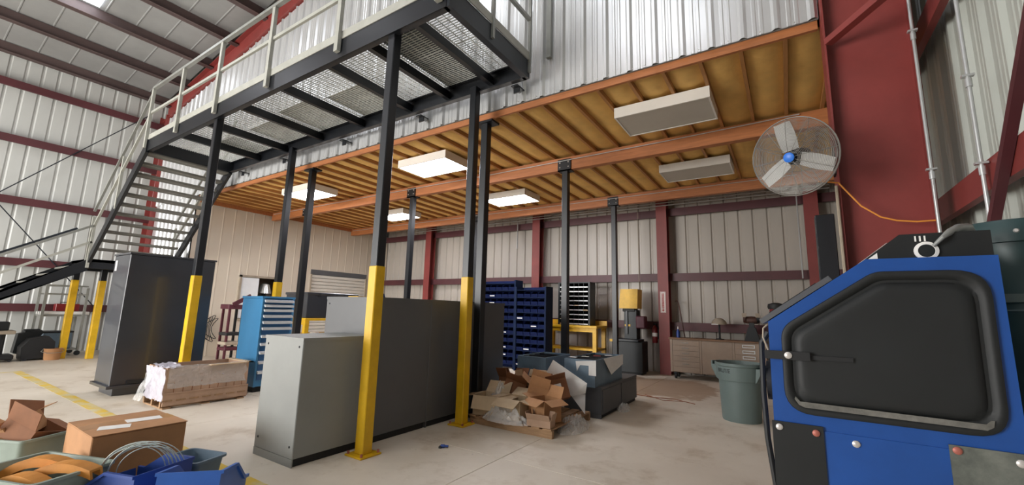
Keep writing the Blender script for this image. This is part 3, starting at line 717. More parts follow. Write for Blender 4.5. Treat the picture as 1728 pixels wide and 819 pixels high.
sheet('paper_sheet',[(-2.84,5.50,.78),(-2.97,5.56,.60),(-2.84,5.62,.40),(-2.56,5.52,.32),(-2.36,5.52,.38),(-2.32,5.48,.52)],'big torn white paper sheet hanging in front of the slate chest')
sheet('paper_sheet',[(-2.6,5.56,.33),(-2.38,5.56,.36),(-2.36,5.5,.12)],'small white torn paper corner below the big torn sheet')
sheet('paper_sheet',[(-2.62,5.772,.76),(-2.31,5.772,.79),(-2.31,5.772,.58),(-2.42,5.772,.58),(-2.42,5.772,.71),(-2.55,5.772,.71),(-2.6,5.772,.62)],'white paper strip bent over the front right corner of the slate chest')
sheet('paper_sheet',[(-2.322,6.1,.79),(-2.30,6.9,.80),(-2.27,6.8,.66),(-2.28,6.3,.55)],'white torn paper hanging on the right side of the slate chest')

# ---------------------------------------------------------------- trash can
t=thing('trash_can','round grey-green plastic trash can with moulded handles beside the blue machine','trash can',(-.66,7.1,0))
cx,cy=-.66,7.12
prof=[(.0,.02),(.235,.02),(.245,.0),(.25,.03),(.272,.50),(.275,.55),(.292,.555),(.298,.60),(.305,.745),(.318,.755),(.318,.79),(.303,.795),(.298,.75),(.268,.5),(.24,.06),(.0,.05)]
obj('can_body',MB().lathe(prof,cx,cy,40,False),'can_grey',t)
for s in (0,math.pi):
    hm=MB(Tm((cx,cy,0),s-.45)); hm.prism([(.28,.54),(.30,.56),(.372,.70),(.372,.79),(.352,.79),(.352,.74),(.30,.74)],-.1,.1,'y')
    obj('handle',hm,'can_grey',t)
me=text_mesh('BRUTE',.075,bold=True); R=.3055
th0=math.radians(-128)
for v in me.vertices:
    a=th0+v.co.x/R; z=v.co.y+.685; r=R+v.co.z-.001 - (.745-z)*.05
    v.co=Vector((cx+r*math.cos(a),cy+r*math.sin(a),z))
me.name='lettering'; obj('lettering',me,'black_print',t)

# ---------------------------------------------------------------- blue blasting cabinet
bm_=thing('blast_cabinet','big blue sandblasting cabinet with a black rounded side door','machine',(.28,2.65,0))
FY=2.2; DY=.9
side=[(-.08,.95),(-.075,1.43),(.275,1.685),(.635,1.685),(.635,.95)]
obj('body',MB().prism(side,FY+.004,FY+DY,'y'),'machine_blue',bm_)
fp=obj('side_panel',MB().prism([(-.085,.80),(-.08,1.432),(.273,1.692),(.64,1.692),(.64,.80)],FY-.004,FY+.004,'y'),'machine_blue',bm_)
obj('hopper',MB().add([(-.075,FY+.01,.95),(.63,FY+.01,.95),(.63,FY+DY-.01,.95),(-.075,FY+DY-.01,.95),(.2,FY+.36,.42),(.36,FY+.36,.42),(.36,FY+.52,.42),(.2,FY+.52,.42)],[(3,2,1,0),(4,5,6,7),(0,1,5,4),(1,2,6,5),(2,3,7,6),(3,0,4,7)]),'machine_blue',bm_)
obj('drain_spout',MB().lathe([(.06,.3),(.07,.43)],.28,FY+.44,16),'machine_black',bm_)
obj('lower_panel',bx(.07,.45,FY-.008,FY-.004,.55,1.005),'machine_blue',bm_)
def rounded(pts,r,seg=6):
    out=[]; n=len(pts)
    for i in range(n):
        p=Vector(pts[i]);a=Vector(pts[i-1]);b=Vector(pts[(i+1)%n]); u=(a-p).normalized();v=(b-p).normalized()
        ang=u.angle(v); t=min(r/math.tan(ang/2),.45*min((a-p).length,(b-p).length)); p0=p+u*t;p1=p+v*t
        for k in range(seg+1):
            s=k/seg; out.append(p0*(1-s)**2+p*2*s*(1-s)+p1*s**2)
    return out
dp=[(-.04,1.06),(-.035,1.41),(.293,1.642),(.612,1.642),(.605,1.06)]
cen=Vector((.29,1.32))
def inset(pts,d):
    n=len(pts); out=[]
    for i in range(n):
        p=Vector(pts[i]);a=Vector(pts[i-1]);b=Vector(pts[(i+1)%n]); e1=(p-a).normalized();e2=(b-p).normalized()
        n1=Vector((e1.y,-e1.x));n2=Vector((e2.y,-e2.x))
        if n1.dot(cen-p)<0: n1=-n1
        if n2.dot(cen-p)<0: n2=-n2
        m=(n1+n2).normalized(); out.append(p+m*(d/max(.3,m.dot(n1))))
    return out
def loop_mesh(rings):   # rings of (pts2d, y)
    mb=MB(); n=len(rings[0][0]); vs=[];fs=[]
    for pts,y in rings: vs+=[(p[0],y,p[1]) for p in pts]
    for k in range(len(rings)-1):
        for i in range(n): fs.append((k*n+i,k*n+(i+1)%n,(k+1)*n+(i+1)%n,(k+1)*n+i))
    fs.append(tuple(range((len(rings)-1)*n,len(rings)*n))); mb.add(vs,fs); mb.sm=True; return mb
rg=[(rounded(inset(dp,d),.10-d*.5),y) for d,y in ((0,FY-.004),(.003,FY-.016),(.014,FY-.020),(.026,FY-.016),(.036,FY-.006),(.046,FY-.006),(.058,FY-.018),(.072,FY-.021),(.09,FY-.021))]
dr=obj('side_door',loop_mesh(rg),'machine_black',bm_)
obj('dust_glint_strip',MB().prism([(.015,1.112),(.0,1.13),(-.004,1.12),(.01,1.098),(.03,1.09),(.545,1.086),(.562,1.098),(.566,1.12),(.558,1.12),(.545,1.106)],FY-.0225,FY-.0195,'y'),'dust_glint_grey',dr)  # dust in the bottom groove, its grey also painting light caught on the edge
obj('latch',bx(-.10,.06,FY-.045,FY-.03,1.278,1.312).box(.06,.2,FY-.03,FY-.022,1.283,1.3),'rubber',dr)
def bolt(x,y,z,r,m,par): 
    b=MB(Tm((x,y,z),0,math.pi/2)); b.lathe([(r,0),(r,.004),(r*.6,.008)],0,0,12); obj('bolt',b,m,par)
bolt(-.015,FY-.045,1.296,.014,'bolt',dr)
for (x0,x1,zt,m,bs) in ((-.09,.085,1.022,'machine_black',((-.065,1.0,'bolt'),(.06,.995,'bolt_rust'))),(.445,.645,1.022,'machine_plate',((.465,1.005,'bolt_rust'),(.615,.992,'bolt')))):
    lg=obj('leg',MB().box(x0,x1,FY-.014,FY-.008,.0,zt).box(x0 if x0<0 else x1-.006,(x0+.006) if x0<0 else x1,FY-.008,FY+.18,0,.95),m,bm_)
    for (bxx,bz,mm) in bs: bolt(bxx,FY-.014,bz,.013,mm,lg)
for x in (-.09,.638): obj('leg',bx(x,x+.006,FY+.72,FY+.9,0,.95).box(x if x<0 else x-.08,x+.086 if x<0 else x+.006,FY+.895,FY+.901,0,.95),'machine_black',bm_)
bolt(.185,FY-.008,.975,.013,'bolt',bm_)
# sloped viewing window on the operator side
sv=Vector((.35,0,.255)).normalized(); nn=Vector((-sv.z,0,sv.x))
c=Vector((-.075,0,1.432)); a=c+sv*-.03+nn*.008; b=c+sv*.30+nn*.008
def slab(a,b,y0,y1,th): 
    n=nn*th; p=[Vector((a.x,y0,a.z)),Vector((b.x,y0,b.z)),Vector((b.x,y1,b.z)),Vector((a.x,y1,a.z))]
    return MB().add(p+[q+n for q in p],[(3,2,1,0),(4,5,6,7),(0,1,5,4),(1,2,6,5),(2,3,7,6),(3,0,4,7)])
vw=obj('window_lid',slab(a,b,FY+.05,FY+DY-.05,.022),'grey_cab_dark',bm_)
obj('window_glass',slab(a+sv*.05+nn*.023,b-sv*.05+nn*.023,FY+.12,FY+DY-.12,.004),'dark_gap',vw)
# lamp hood on top
hp=[(.235,1.66),(.40,1.80),(.66,1.80),(.66,1.66)]
hd=obj('lamp_hood',MB().prism(hp,FY+.10,FY+.78,'y'),'machine_black',bm_)
hs_=Vector((.165,0,.14)).normalized(); hn=Vector((-hs_.z,0,hs_.x))
obj('name_plate',MB().add([Vector((.25,y,1.673))+hs_*s+hn*o for o in (.001,.003) for y,s in ((FY+.12,.02),(FY+.12,.15),(FY+.42,.15),(FY+.42,.02))],[(3,2,1,0),(4,5,6,7),(0,1,5,4),(1,2,6,5),(2,3,7,6),(3,0,4,7)]),'bolt',hd)
obj('name_plate',MB().add([(.285,FY+.097,1.695),(.325,FY+.097,1.695),(.325,FY+.097,1.728),(.30,FY+.097,1.708),(.285,FY+.1,1.695),(.325,FY+.1,1.695),(.325,FY+.1,1.728),(.30,FY+.1,1.708)],[(0,1,2,3),(7,6,5,4),(0,4,5,1),(1,5,6,2),(2,6,7,3),(3,7,4,0)]),'paper',hd)
rm=MB(Tm((.475,FY+.10,1.728),0,math.pi/2)); rm.lathe([(.026,.001),(.037,.001),(.037,.010),(.026,.013),(.024,.004),(.0,.004)],0,0,24,False); obj('port_ring',rm,'paper',hd)
rm=MB(Tm((.475,FY+.098,1.728),0,math.pi/2)); rm.lathe([(.028,.002),(.026,.008),(0,.009)],0,0,20,False); obj('port_plug',rm,'motor_dark',hd)
for k in range(3): obj('sticker_line',bx(.445+.014*k,.450+.014*k,FY+.097,FY+.0995,1.768,1.79),'paper',hd)
obj('hose',MB().tube([(.495,FY+.085,1.745),(.52,FY+.07,1.775),(.55,FY+.10,1.80),(.60,FY+.2,1.83),(.68,FY+.4,1.86),(.76,FY+.66,1.86)],[.006,.008,.013,.016,.018,.018],12),'grey_cab',hd)
# operator side details: valve, hoses, dark motor
obj('hose',MB().tube([(-.09,FY+.2,1.38),(-.12,FY+.2,1.33),(-.125,FY+.2,1.1),(-.12,FY+.2,.9),(-.1,FY+.2,.7)],.012,8),'rubber',bm_)
obj('hose',MB().tube([(-.085,FY+.1,1.42),(-.105,FY+.1,1.40),(-.108,FY+.1,1.36),(-.09,FY+.1,1.30)],.004,8),'dust_tan',bm_)
for yy in (FY+.28,FY+.62):
    gp=MB(Tm((-.08,yy,1.15),0,0,-math.pi/2)); gp.lathe([(.09,0),(.09,.03),(.07,.03),(.07,.005),(0,.005)],0,0,20,False); obj('glove_port',gp,'rubber',bm_)

# dust drum
t=thing('dust_drum','dark green steel dust drum with a flanged lid behind the blue machine','drum',(.975,3.12,0))
cx,cy=.975,3.12
obj('drum_body',MB().lathe([(.0,.0),(.17,.0),(.175,.02),(.175,1.5),(.18,1.51),(.175,1.52),(.175,1.84)],cx,cy,36,False),'drum_green',t)
obj('lid',MB().lathe([(.178,1.835),(.197,1.837),(.197,1.93),(.185,1.945),(0,1.955)],cx,cy,36,False),'drum_green',t)
for a in (200,255,310):
    b=MB(Tm((cx,cy,0),math.radians(a))@Tm((.197,0,1.885),0,0,math.pi/2)); b.lathe([(.011,0),(.007,.008)],0,0,10); obj('lid_bolt',b,'bolt',t)
obj('band',MB().lathe([(.178,1.55),(.184,1.55),(.184,1.59),(.178,1.59)],cx,cy,36,False),'can_grey',t)

# ---------------------------------------------------------------- fan on the red column
fc_=Vector((.12,4.25,2.83)); ax=Vector((-.38,-.88,-.27)).normalized()
fz=ax; fxv=Vector((0,0,1)).cross(fz).normalized(); fyv=fz.cross(fxv)
FT=Matrix(((fxv.x,fyv.x,fz.x,fc_.x),(fxv.y,fyv.y,fz.y,fc_.y),(fxv.z,fyv.z,fz.z,fc_.z),(0,0,0,1)))
fan=thing('wall_fan','round wire-caged industrial fan with three paddles and a blue hub','fan',tuple(fc_))
FR=.335
def ring(r,z,n=48): return [FT@Vector((r*math.cos(2*math.pi*k/n),r*math.sin(2*math.pi*k/n),z)) for k in range(n)]
obj('cage_rim',MB().tube(ring(FR,0),.006,6,True),'fan_wire',fan)
def dome(r,s): return s*.085*(1-(r/FR)**2.2)+s*.01
cg=MB(); cb=MB()
for k in range(26):
    r=.07+(FR-.075)*k/26
    cg.tube(ring(r,dome(r,1)),.0016,4,True); cb.tube(ring(r,-dome(r,1)*1.2),.0016,4,True)
for mb,s in ((cg,1),(cb,-1.2)):
    for k in range(12):
        a=2*math.pi*k/12; mb.tube([FT@Vector((r*math.cos(a),r*math.sin(a),dome(r,1)*s)) for r in (.05,.12,.2,.27,.31,FR)],.0024,4)
g1=obj('front_guard',cg,'fan_wire',fan); g2=obj('rear_guard',cb,'fan_wire',fan); g1['kind']='stuff'; g2['kind']='stuff'
for k,ang in enumerate((97,212,333)):
    a=math.radians(ang); B=FT@Matrix.Rotation(a,4,'Z'); mb=MB(B); vs=[];n=6
    for i in range(n+1):
        r=.06+.25*i/n; w=.056+.01*math.sin(i/n*3) 
        for s in (-1,1): vs+= [(r,s*w,s*.022+.0),(r,s*w,s*.022+.004)]
    fs=[]
    for i in range(n):
        q=4*i; fs+=[(q,q+4,q+6,q+2),(q+1,q+3,q+7,q+5),(q,q+1,q+5,q+4),(q+2,q+6,q+7,q+3)]
    fs+=[(0,2,3,1),(4*n,4*n+1,4*n+3,4*n+2)]
    mb.add(vs,fs); obj('blade',mb,'fan_blade',fan)
h=MB(FT); h.lathe([(.0,-.02),(.05,-.02),(.05,.03),(.0,.03)],0,0,20,False); obj('hub',h,'motor_dark',fan)
h=MB(FT); h.lathe([(.036,.085),(.042,.09),(.042,.10),(.03,.106),(0,.107)],0,0,24,False); obj('badge',h,'hub_blue',fan)
h=MB(FT); h.lathe([(.0,-.21),(.06,-.21),(.075,-.19),(.075,-.05),(.06,-.03),(0,-.03)],0,0,20,False); obj('motor',h,'motor_dark',fan)
p=FT@Vector((0,0,-.2)); obj('arm',MB().tube([p,(.3,4.6,2.86),(.44,4.66,2.86)],.022,8),'motor_dark',fan)
obj('mount_plate',bx(.425,.4395,4.62,4.74,2.74,2.98),'motor_dark',fan)
cable('power_cord',[tuple(FT@Vector((.1,-.25,-.12))),(.44,4.58,2.64),(.50,4.6,2.55),(.58,4.6,2.42),(.70,4.6,2.31),(.8,4.6,2.27),(.92,4.6,2.25),(1.03,4.6,2.25)],.007,'cord_orange','orange power cord drooping from the fan across the red column','cord')

# ---------------------------------------------------------------- back wall furniture
# drawer bench
t=thing('drawer_bench','long tan steel bench of drawers on casters against the back wall','workbench',(-1.43,10.82,0))
x0,x1,y0,y1=-2.4,-.46,10.6,11.05
obj('carcass',MB().bbox(x0,x1,y0+.02,y1,.15,.89,.006),'bench_tan',t); obj('top',MB().bbox(x0-.03,x1+.03,y0-.02,y1+.01,.89,.925,.004),'bench_top',t)
for (a,b) in ((x0,x0+.05),(-1.76,-1.72),(-1.09,-1.05),(x1-.05,x1)): obj('stile',bx(a,b,y0,y0+.02,.15,.89),'bench_tan',t)
for k in range(6):
    d=obj('drawer',bx(x0+.055,-1.765,y0+.004,y0+.02,.165+.119*k,.165+.119*k+.113),'bench_tan',t)
    if k>0: obj('handle',bx(-2.14,-1.99,y0-.012,y0+.004,.165+.119*k+.05,.165+.119*k+.062),'chrome',d)
obj('door',bx(-1.715,-1.095,y0+.004,y0+.02,.165,.875),'bench_tan',t)
for k in range(6):
    d=obj('drawer',bx(-1.045,x1-.055,y0+.004,y0+.02,.165+.119*k,.165+.119*k+.113),'bench_tan',t)
    if k>2: obj('label_frame',MB().box(-.9,-.66,y0-.006,y0+.004,.165+.119*k+.025,.165+.119*k+.04).box(-.9,-.66,y0-.006,y0+.004,.165+.119*k+.075,.165+.119*k+.09).box(-.9,-.885,y0-.006,y0+.004,.165+.119*k+.04,.165+.119*k+.075).box(-.675,-.66,y0-.006,y0+.004,.165+.119*k+.04,.165+.119*k+.075),'handle_alu',d)
for x in (x0+.1,x1-.1):
    for y in (y0+.08,y1-.08):
        w=MB(Tm((x,y,.06),0,0,math.pi/2)); w.lathe([(.06,-.02),(.06,.02)],0,0,16); c=obj('caster',w,'rubber',t); obj('caster_fork',bx(x-.035,x+.035,y-.03,y+.03,.11,.15),'dark_steel',c)
# things on the bench
t=thing('bench_grinder','brown bench grinder on a black pedestal at the right end of the bench','grinder',(-.72,10.85,.925))
obj('pedestal',MB().prism([(-.86,.925),(-.56,.925),(-.64,1.22),(-.78,1.22)],10.75,10.97,'y'),'motor_dark',t)
w=MB(Tm((-.71,10.86,1.38),0,0,math.pi/2)); w.lathe([(.0,-.16),(.05,-.16),(.075,-.12),(.085,0),(.075,.12),(.05,.16),(0,.16)],0,0,20,False); obj('motor',w,'iron_brown',t)
for s in (-.13,.13):
    w=MB(Tm((-.71+s,10.84,1.42),0,0,math.pi/2)); w.lathe([(.0,-.025),(.10,-.025),(.10,.025),(0,.025)],0,0,20,False); g=obj('wheel_guard',w,'iron_brown' if s<0 else 'motor_dark',t)
    obj('eye_shield',bx(-.71+s-.04,-.71+s+.04,10.70,10.72,1.44,1.53),'dust_tan',g)
obj('neck',bx(-.76,-.66,10.8,10.92,1.22,1.32),'motor_dark',t)
sp=MB(); sp.lathe([(.16,.0),(.155,.05),(.12,.1),(.06,.14),(0,.15)],-1.36,10.85,20,False); sp.lathe([(.0,-.002),(.16,-.002),(.16,.0)],-1.36,10.85,20,False)
sp.v=[Vector((v.x,v.y,v.z+1.262)) for v in sp.v]
t=thing('dust_hood','tan domed hood on a short stand upon the drawer bench','hood',(-1.36,10.85,.925)); obj('dome',sp,'dust_tan',t); obj('stand',MB().tube([(-1.36,10.85,.925),(-1.36,10.85,1.26)],.02,8),'motor_dark',t)
obj('stand_foot',MB().lathe([(.09,.925),(.09,.94),(.03,.95)],-1.36,10.85,16),'motor_dark',t); obj('lip',bx(-1.5,-1.36,10.68,10.7,1.255,1.275),'paper',t)
t=thing('squeeze_bottle','small dark bottle at the left end of the drawer bench','bottle',(-2.25,10.8,.925)); obj('bottle_body',MB().lathe([(.0,.925),(.04,.925),(.042,1.05),(.02,1.09),(.015,1.12)],-2.25,10.8,14),'plastic_blue',t); obj('cap',MB().lathe([(.017,1.12),(.006,1.18)],-2.25,10.8,10),'paper',t)
t=thing('pry_bar','dark steel bar leaning against the back wall beside the red column','tool',(-2.2,10.95,.925)); obj('bar',MB().tube([(-2.12,10.9,.925),(-2.3,11.2,1.75)],.014,8),'iron_brown',t); obj('hook',MB().tube([(-2.3,11.2,1.75),(-2.33,11.2,1.8),(-2.38,11.18,1.79)],.013,8),'iron_brown',t)
# dark red motor rising behind the machine
t=thing('pedestal_motor','dark motor with a black round cap on a post behind the blue machine','motor',(-.22,10.3,0))
obj('post',MB().tube([(-.22,10.3,0),(-.22,10.3,1.38)],.05,12),'motor_dark',t); obj('foot',MB().lathe([(.2,0),(.2,.03),(.06,.06)],-.22,10.3,20),'motor_dark',t)
obj('motor_body',MB().lathe([(.05,1.36),(.11,1.38),(.12,1.45),(.12,1.6),(.1,1.66)],-.22,10.3,20),'extinguisher',t); obj('cap',MB().lathe([(.14,1.62),(.15,1.66),(.14,1.72),(.05,1.75),(0,1.75)],-.22,10.3,20,False),'rubber',t)

# band saw
t=thing('band_saw','black metal-cutting saw with a bright yellow head against the back wall','saw',(-3.35,10.75,0))
obj('cabinet_base',MB().bbox(-3.78,-3.02,10.5,10.98,.04,.78,.015),'motor_dark',t); obj('feet',bx(-3.74,-3.06,10.54,10.94,0,.04),'rubber',t)
obj('table',MB().bbox(-3.7,-3.1,10.45,10.95,.78,.83,.006),'dark_steel',t)
obj('vise',MB().bbox(-3.8,-3.62,10.4,10.46,.76,.82,.004),'yellow_bench',t)
obj('column',MB().bbox(-3.5,-3.18,10.62,10.92,.83,1.55,.01),'motor_dark',t)
obj('head_cover',MB().prism([(-3.6,1.58),(-3.14,1.58),(-3.12,2.06),(-3.56,2.06)],10.55,10.93,'y'),'yellow_bench',t)
obj('head_neck',MB().bbox(-3.53,-3.22,10.6,10.88,1.5,1.585,.01),'rubber',t)
obj('blade_guard',bx(-3.44,-3.4,10.58,10.62,.95,1.52),'dark_steel',t); obj('maker_plate',bx(-3.48,-3.34,10.612,10.62,1.14,1.19),'yellow_bench',t); obj('motor',MB().bbox(-3.2,-2.98,10.6,10.85,1.1,1.4,.02),'maroon',t)
# fire extinguisher and sign
t=thing('fire_extinguisher','red fire extinguisher hanging on the back wall beside the red column','extinguisher',(-2.9,11.21,.72))
obj('cylinder',MB().lathe([(.0,.74),(.06,.74),(.068,.76),(.068,1.08),(.05,1.13),(.025,1.15),(.025,1.18)],-2.9,11.21,18),'extinguisher',t)
obj('valve',bx(-2.93,-2.87,11.2,11.29,1.18,1.22).box(-2.915,-2.885,11.14,11.24,1.22,1.235),'motor_dark',t); obj('hose',MB().tube([(-2.87,11.22,1.19),(-2.81,11.2,1.12),(-2.80,11.2,.95),(-2.82,11.2,.84)],.011,6),'rubber',t)
obj('label_band',MB().lathe([(.0686,.9),(.0686,.99)],-2.9,11.21,18,False),'paper',t); obj('bracket',bx(-2.93,-2.87,11.31,11.34,.9,1.15),'dark_steel',t)
t=thing('wall_sign','narrow white FIRE EXTINGUISHER sign with a downward arrow on the red column','sign',(-2.63,11.06,1.52))
obj('plate',bx(-2.705,-2.575,11.062,11.069,1.50,2.02),'paper',t); obj('border',bx(-2.695,-2.69,11.06,11.062,1.51,2.01).box(-2.59,-2.585,11.06,11.062,1.51,2.01).box(-2.69,-2.59,11.06,11.062,2.005,2.01).box(-2.69,-2.59,11.06,11.062,1.51,1.515),'red_print',t)
SM=Matrix(((0,1,0,0),(0,0,-1,0),(1,0,0,0),(0,0,0,1)))
obj('red_field',bx(-2.668,-2.612,11.0605,11.062,1.60,1.98),'red_print',t)
text_obj('FIRE EXTINGUISHER',.045,'paper',t,Matrix.Translation((-2.64,11.0600,1.79))@Matrix(((0,-1,0,0),(0,0,-1,0),(1,0,0,0),(0,0,0,1))))
obj('arrow',MB().prism([(-2.64,1.525),(-2.60,1.57),(-2.628,1.57),(-2.628,1.595),(-2.652,1.595),(-2.652,1.57),(-2.68,1.57)],11.06,11.0618,'y'),'red_print',t)

# yellow bench with pigeonhole shelf
def work_table(name,x0,x1,y0,y1,h,label,shelf=.45,m='yellow_bench',back=0):
    t=thing(name,label,'table',((x0+x1)/2,(y0+y1)/2,0))
    obj('top',MB().bbox(x0,x1,y0,y1,h-.06,h,.006),m,t)
    for x in (x0+.02,x1-.12):
        for y in (y0+.02,y1-.12): obj('leg',bx(x,x+.1,y,y+.1,0,h-.06),m,t)
    obj('lower_shelf',bx(x0+.02,x1-.02,y0+.05,y1-.03,shelf,shelf+.05),m,t); obj('apron',bx(x0+.12,x1-.12,y0+.03,y0+.05,h-.16,h-.06),m,t)
    if back: obj('back_board',bx(x0,x1,y1-.03,y1,h,h+back),m,t)
    return t
work_table('yellow_workbench',-5.7,-4.06,10.2,10.95,1.12,'yellow wooden workbench under the black pigeonhole shelf','.5' and .5,back=.12)
t=thing('pigeonhole_shelf','black pigeonhole rack with rows of pale label strips on the yellow workbench','shelf',(-4.78,10.65,1.12))
x0,x1,y0,y1,z0,z1=-5.26,-4.34,10.45,10.82,1.121,2.25
obj('frame',bx(x0,x0+.05,y0,y1,z0,z1).box(x1-.05,x1,y0,y1,z0,z1).box(x0+.05,x1-.05,y1-.01,y1,z0,z1).box(x0+.05,x1-.05,y0,y1-.01,z1-.03,z1),'motor_dark',t)
for k in range(9):
    z=z0+.02+.121*k; s=obj('shelf_board',bx(x0+.05,x1-.05,y0+.01,y1-.01,z,z+.012),'motor_dark',t); 
    for q in range(6):
        xa=x0+.055+.136*q; obj('label_strip',bx(xa,xa+.122,y0+.002,y0+.01,z-.004,z+.022),'handle_alu' if (q*7+k*3)%11 else 'cardboard_pale',s)
for q in range(7): obj('divider',bx(x0+.05+.136*q-.004,x0+.05+.136*q+.004,y0+.02,y1-.01,z0,z1-.03),'motor_dark',t)
# blue bin racks
def bin_mesh(w,d,h):
    mb=MB(); th=.006
    mb.box(0,w,0,d,0,th).box(0,w,d-th,d,th,h); 
    for x in (0,w-th): mb.prism([(d-th,th),(d-th,h),(d*.45,h),(.02,h*.55),(0,h*.55),(0,th)],x,x+th,'x')
    mb.prism([(-.0,th),(-.02,h*.55),(-.012,h*.57),(.008,th)],th,w-th,'x'); return mb.mesh('storage_bin')
ORD=['first','second','third','fourth','fifth','sixth','seventh','eighth','ninth','tenth','eleventh','twelfth']
def bin_rack(x0,cols,rows,y0,label,grp,lab_bin,rot=0,cw=.2,rh=.185,z0=.12,d=.3):
    w=cols*cw+.08; h=z0+rows*rh+.08
    t=thing('bin_rack',label,'rack',(x0+w/2,y0+d/2,0))
    obj('side_panel',bx(x0,x0+.04,y0-.02,y0+d+.04,0,h),'rack_blue',t); obj('side_panel',bx(x0+w-.04,x0+w,y0-.02,y0+d+.04,0,h),'rack_blue',t)
    obj('back_panel',bx(x0+.04,x0+w-.04,y0+d+.02,y0+d+.04,0,h),'bin_blue',t)
    for r in range(rows+1): obj('shelf_board',bx(x0+.04,x0+w-.04,y0,y0+d+.02,z0+r*rh-.014,z0+r*rh),'rack_blue',t)
    bmsh=bin_mesh(cw-.012,d-.01,rh-.035); bmsh.materials.append(M['bin_blue'])
    cm=MB().box(.02,cw-.032,-.024,-.02,.03,.055).mesh('label_card'); cm.materials.append(M['paper'])
    rnd=random.Random(int(-x0*10))
    for r in range(rows):
        for c in range(cols):
            o=bpy.data.objects.new('storage_bin',bmsh); COL.objects.link(o); o.location=(x0+.046+c*cw,y0+.012,z0+r*rh+.0005)
            tag(o,f'dark blue bin, {ORD[rows-1-r]} row from top, {ORD[c]} from left, in the {lab_bin} rack','bin',grp); WL[o.name]=Vector(o.location)
            if rnd.random()<.18:
                q=bpy.data.objects.new('label_card',cm); COL.objects.link(q); q.parent=o
    return t
bin_rack(-7.15,6,11,9.25,'wide dark blue rack full of small bins behind the grey cabinets','bins in the wide blue rack','wide blue')
bin_rack(-5.78,4,10,9.1,'narrower dark blue bin rack beside the pigeonhole shelf','bins in the narrow blue rack','narrower blue')

# ---------------------------------------------------------------- left middle: yellow table with black case, maroon stand, cables
work_table('yellow_table',-10.7,-9.55,5.85,7.35,1.15,'yellow steel table carrying the black case in front of the roll-up door',.7,'yellow_paint')
t=thing('black_case','large dark box lying on the yellow table in front of the roll-up door','case',(-10.1,6.6,1.15)); obj('case_body',MB().bbox(-10.55,-9.62,5.9,7.3,1.151,1.72,.012),'black_cab',t); obj('case_lid',MB().bbox(-10.57,-9.6,5.88,7.32,1.70,1.765,.01),'black_cab',t)
for y in (6.2,7.0): obj('clasp',bx(-9.6,-9.59,y-.03,y+.03,1.66,1.74),'dark_steel',t)
t=thing('tool_stand','maroon and black shop stand between the wrapped crate and beige wall','stand',(-12.4,5.55,0))
for (x,y) in ((-12.6,5.4),(-12.25,5.4),(-12.6,5.72),(-12.25,5.72)): obj('upright',bx(x-.025,x+.025,y-.025,y+.025,0,1.36),'maroon' if y<5.5 else 'rubber',t)
obj('top_tray',MB().bbox(-12.66,-12.19,5.34,5.78,1.3,1.42,.01),'maroon',t); obj('arm',MB().bar((-12.2,5.45,1.42),(-12.2,5.85,1.66),.07,.1),'maroon',t)
for z,m in ((.62,'rubber'),(.38,'dust_tan'),(.24,'maroon')): obj('tray',MB().bbox(-12.64,-12.21,5.37,5.75,z,z+.08,.01),m,t)
t=thing('hanging_cables','tangle of black cables hanging on the beige wall beside the maroon stand','cable',(-13.42,5.35,.3))
for k in range(7):
    y=5.2+.05*k; r=.1+.03*(k%3); pts=[(-13.44+.012*k+.03*math.sin(a),y+.09*math.sin(a)+.02*k*math.cos(2*a),.75+(.28+.04*(k%3))*math.cos(a)) for a in [2*math.pi*i/18 for i in range(18)]]
    obj('cable_loop',MB().tube(pts,.009,6,True),'rubber',t)
obj('peg',MB().tube([(-13.5,5.36,1.02),(-13.34,5.36,1.03)],.012,8),'dark_steel',t)
t=thing('clamp_board','yellow board with a blue clamp lying on the tall grey cabinets','board',(-4.62,4.0,1.56))
obj('board',bx(-4.8,-4.6,3.5,4.2,1.563,1.582),'yellow_bench',t); obj('clamp',MB().prism([(3.83,1.582),(3.99,1.582),(3.97,1.63),(3.93,1.645),(3.88,1.61)],-4.74,-4.66,'x'),'plastic_blue',t)
t=thing('rag','small pale rag on the low table rail behind the low grey cabinet','rag',(-9.58,6.0,.75)); obj('cloth',MB().lathe([(0,.75),(.12,.755),(.1,.80),(.04,.815),(0,.815)],-9.75,6.25,14,False),'paper',t)

# ---------------------------------------------------------------- far left clutter
t=thing('shop_cart','tall grey metal cart with tubes on its middle shelf by the left wall','cart',(-16.15,3.0,0))
X0,X1,Y0,Y1=-16.5,-15.8,2.66,3.42
for (x,y) in ((X0,Y0),(X1,Y0),(X0,Y1),(X1,Y1)): obj('upright',bx(x-.025,x+.025,y-.025,y+.025,.12,1.8 if y==Y0 or x==X0 else 1.75),'galv',t)
for z in (.14,1.0): obj('shelf_deck',bx(X0,X1,Y0,Y1,z,z+.03),'galv',t)
for z in (1.55,1.77): obj('side_bar',bx(X0-.02,X0+.02,Y0,Y1,z,z+.04).box(X1-.02,X1+.02,Y0,Y1,z,z+.04),'galv',t)
for (x,y) in ((X0,Y0),(X1,Y0),(X0,Y1),(X1,Y1)):
    w=MB(Tm((x,y,.06),0,0,math.pi/2)); w.lathe([(.06,-.02),(.06,.02)],0,0,14); obj('caster',w,'rubber',t)
for k in range(6):
    x=X0+.1+.1*k
    one('metal_tube',MB().tube([(x,Y0-.02,1.078),(x,Y1+.12,1.078)],.045,12),'paper' if k%2 else 'galv',['farthest','second farthest','third farthest','third nearest','second nearest','nearest'][k]+' of six pale tubes lying on the grey cart, counted from the wall','tube','tubes on the grey cart')
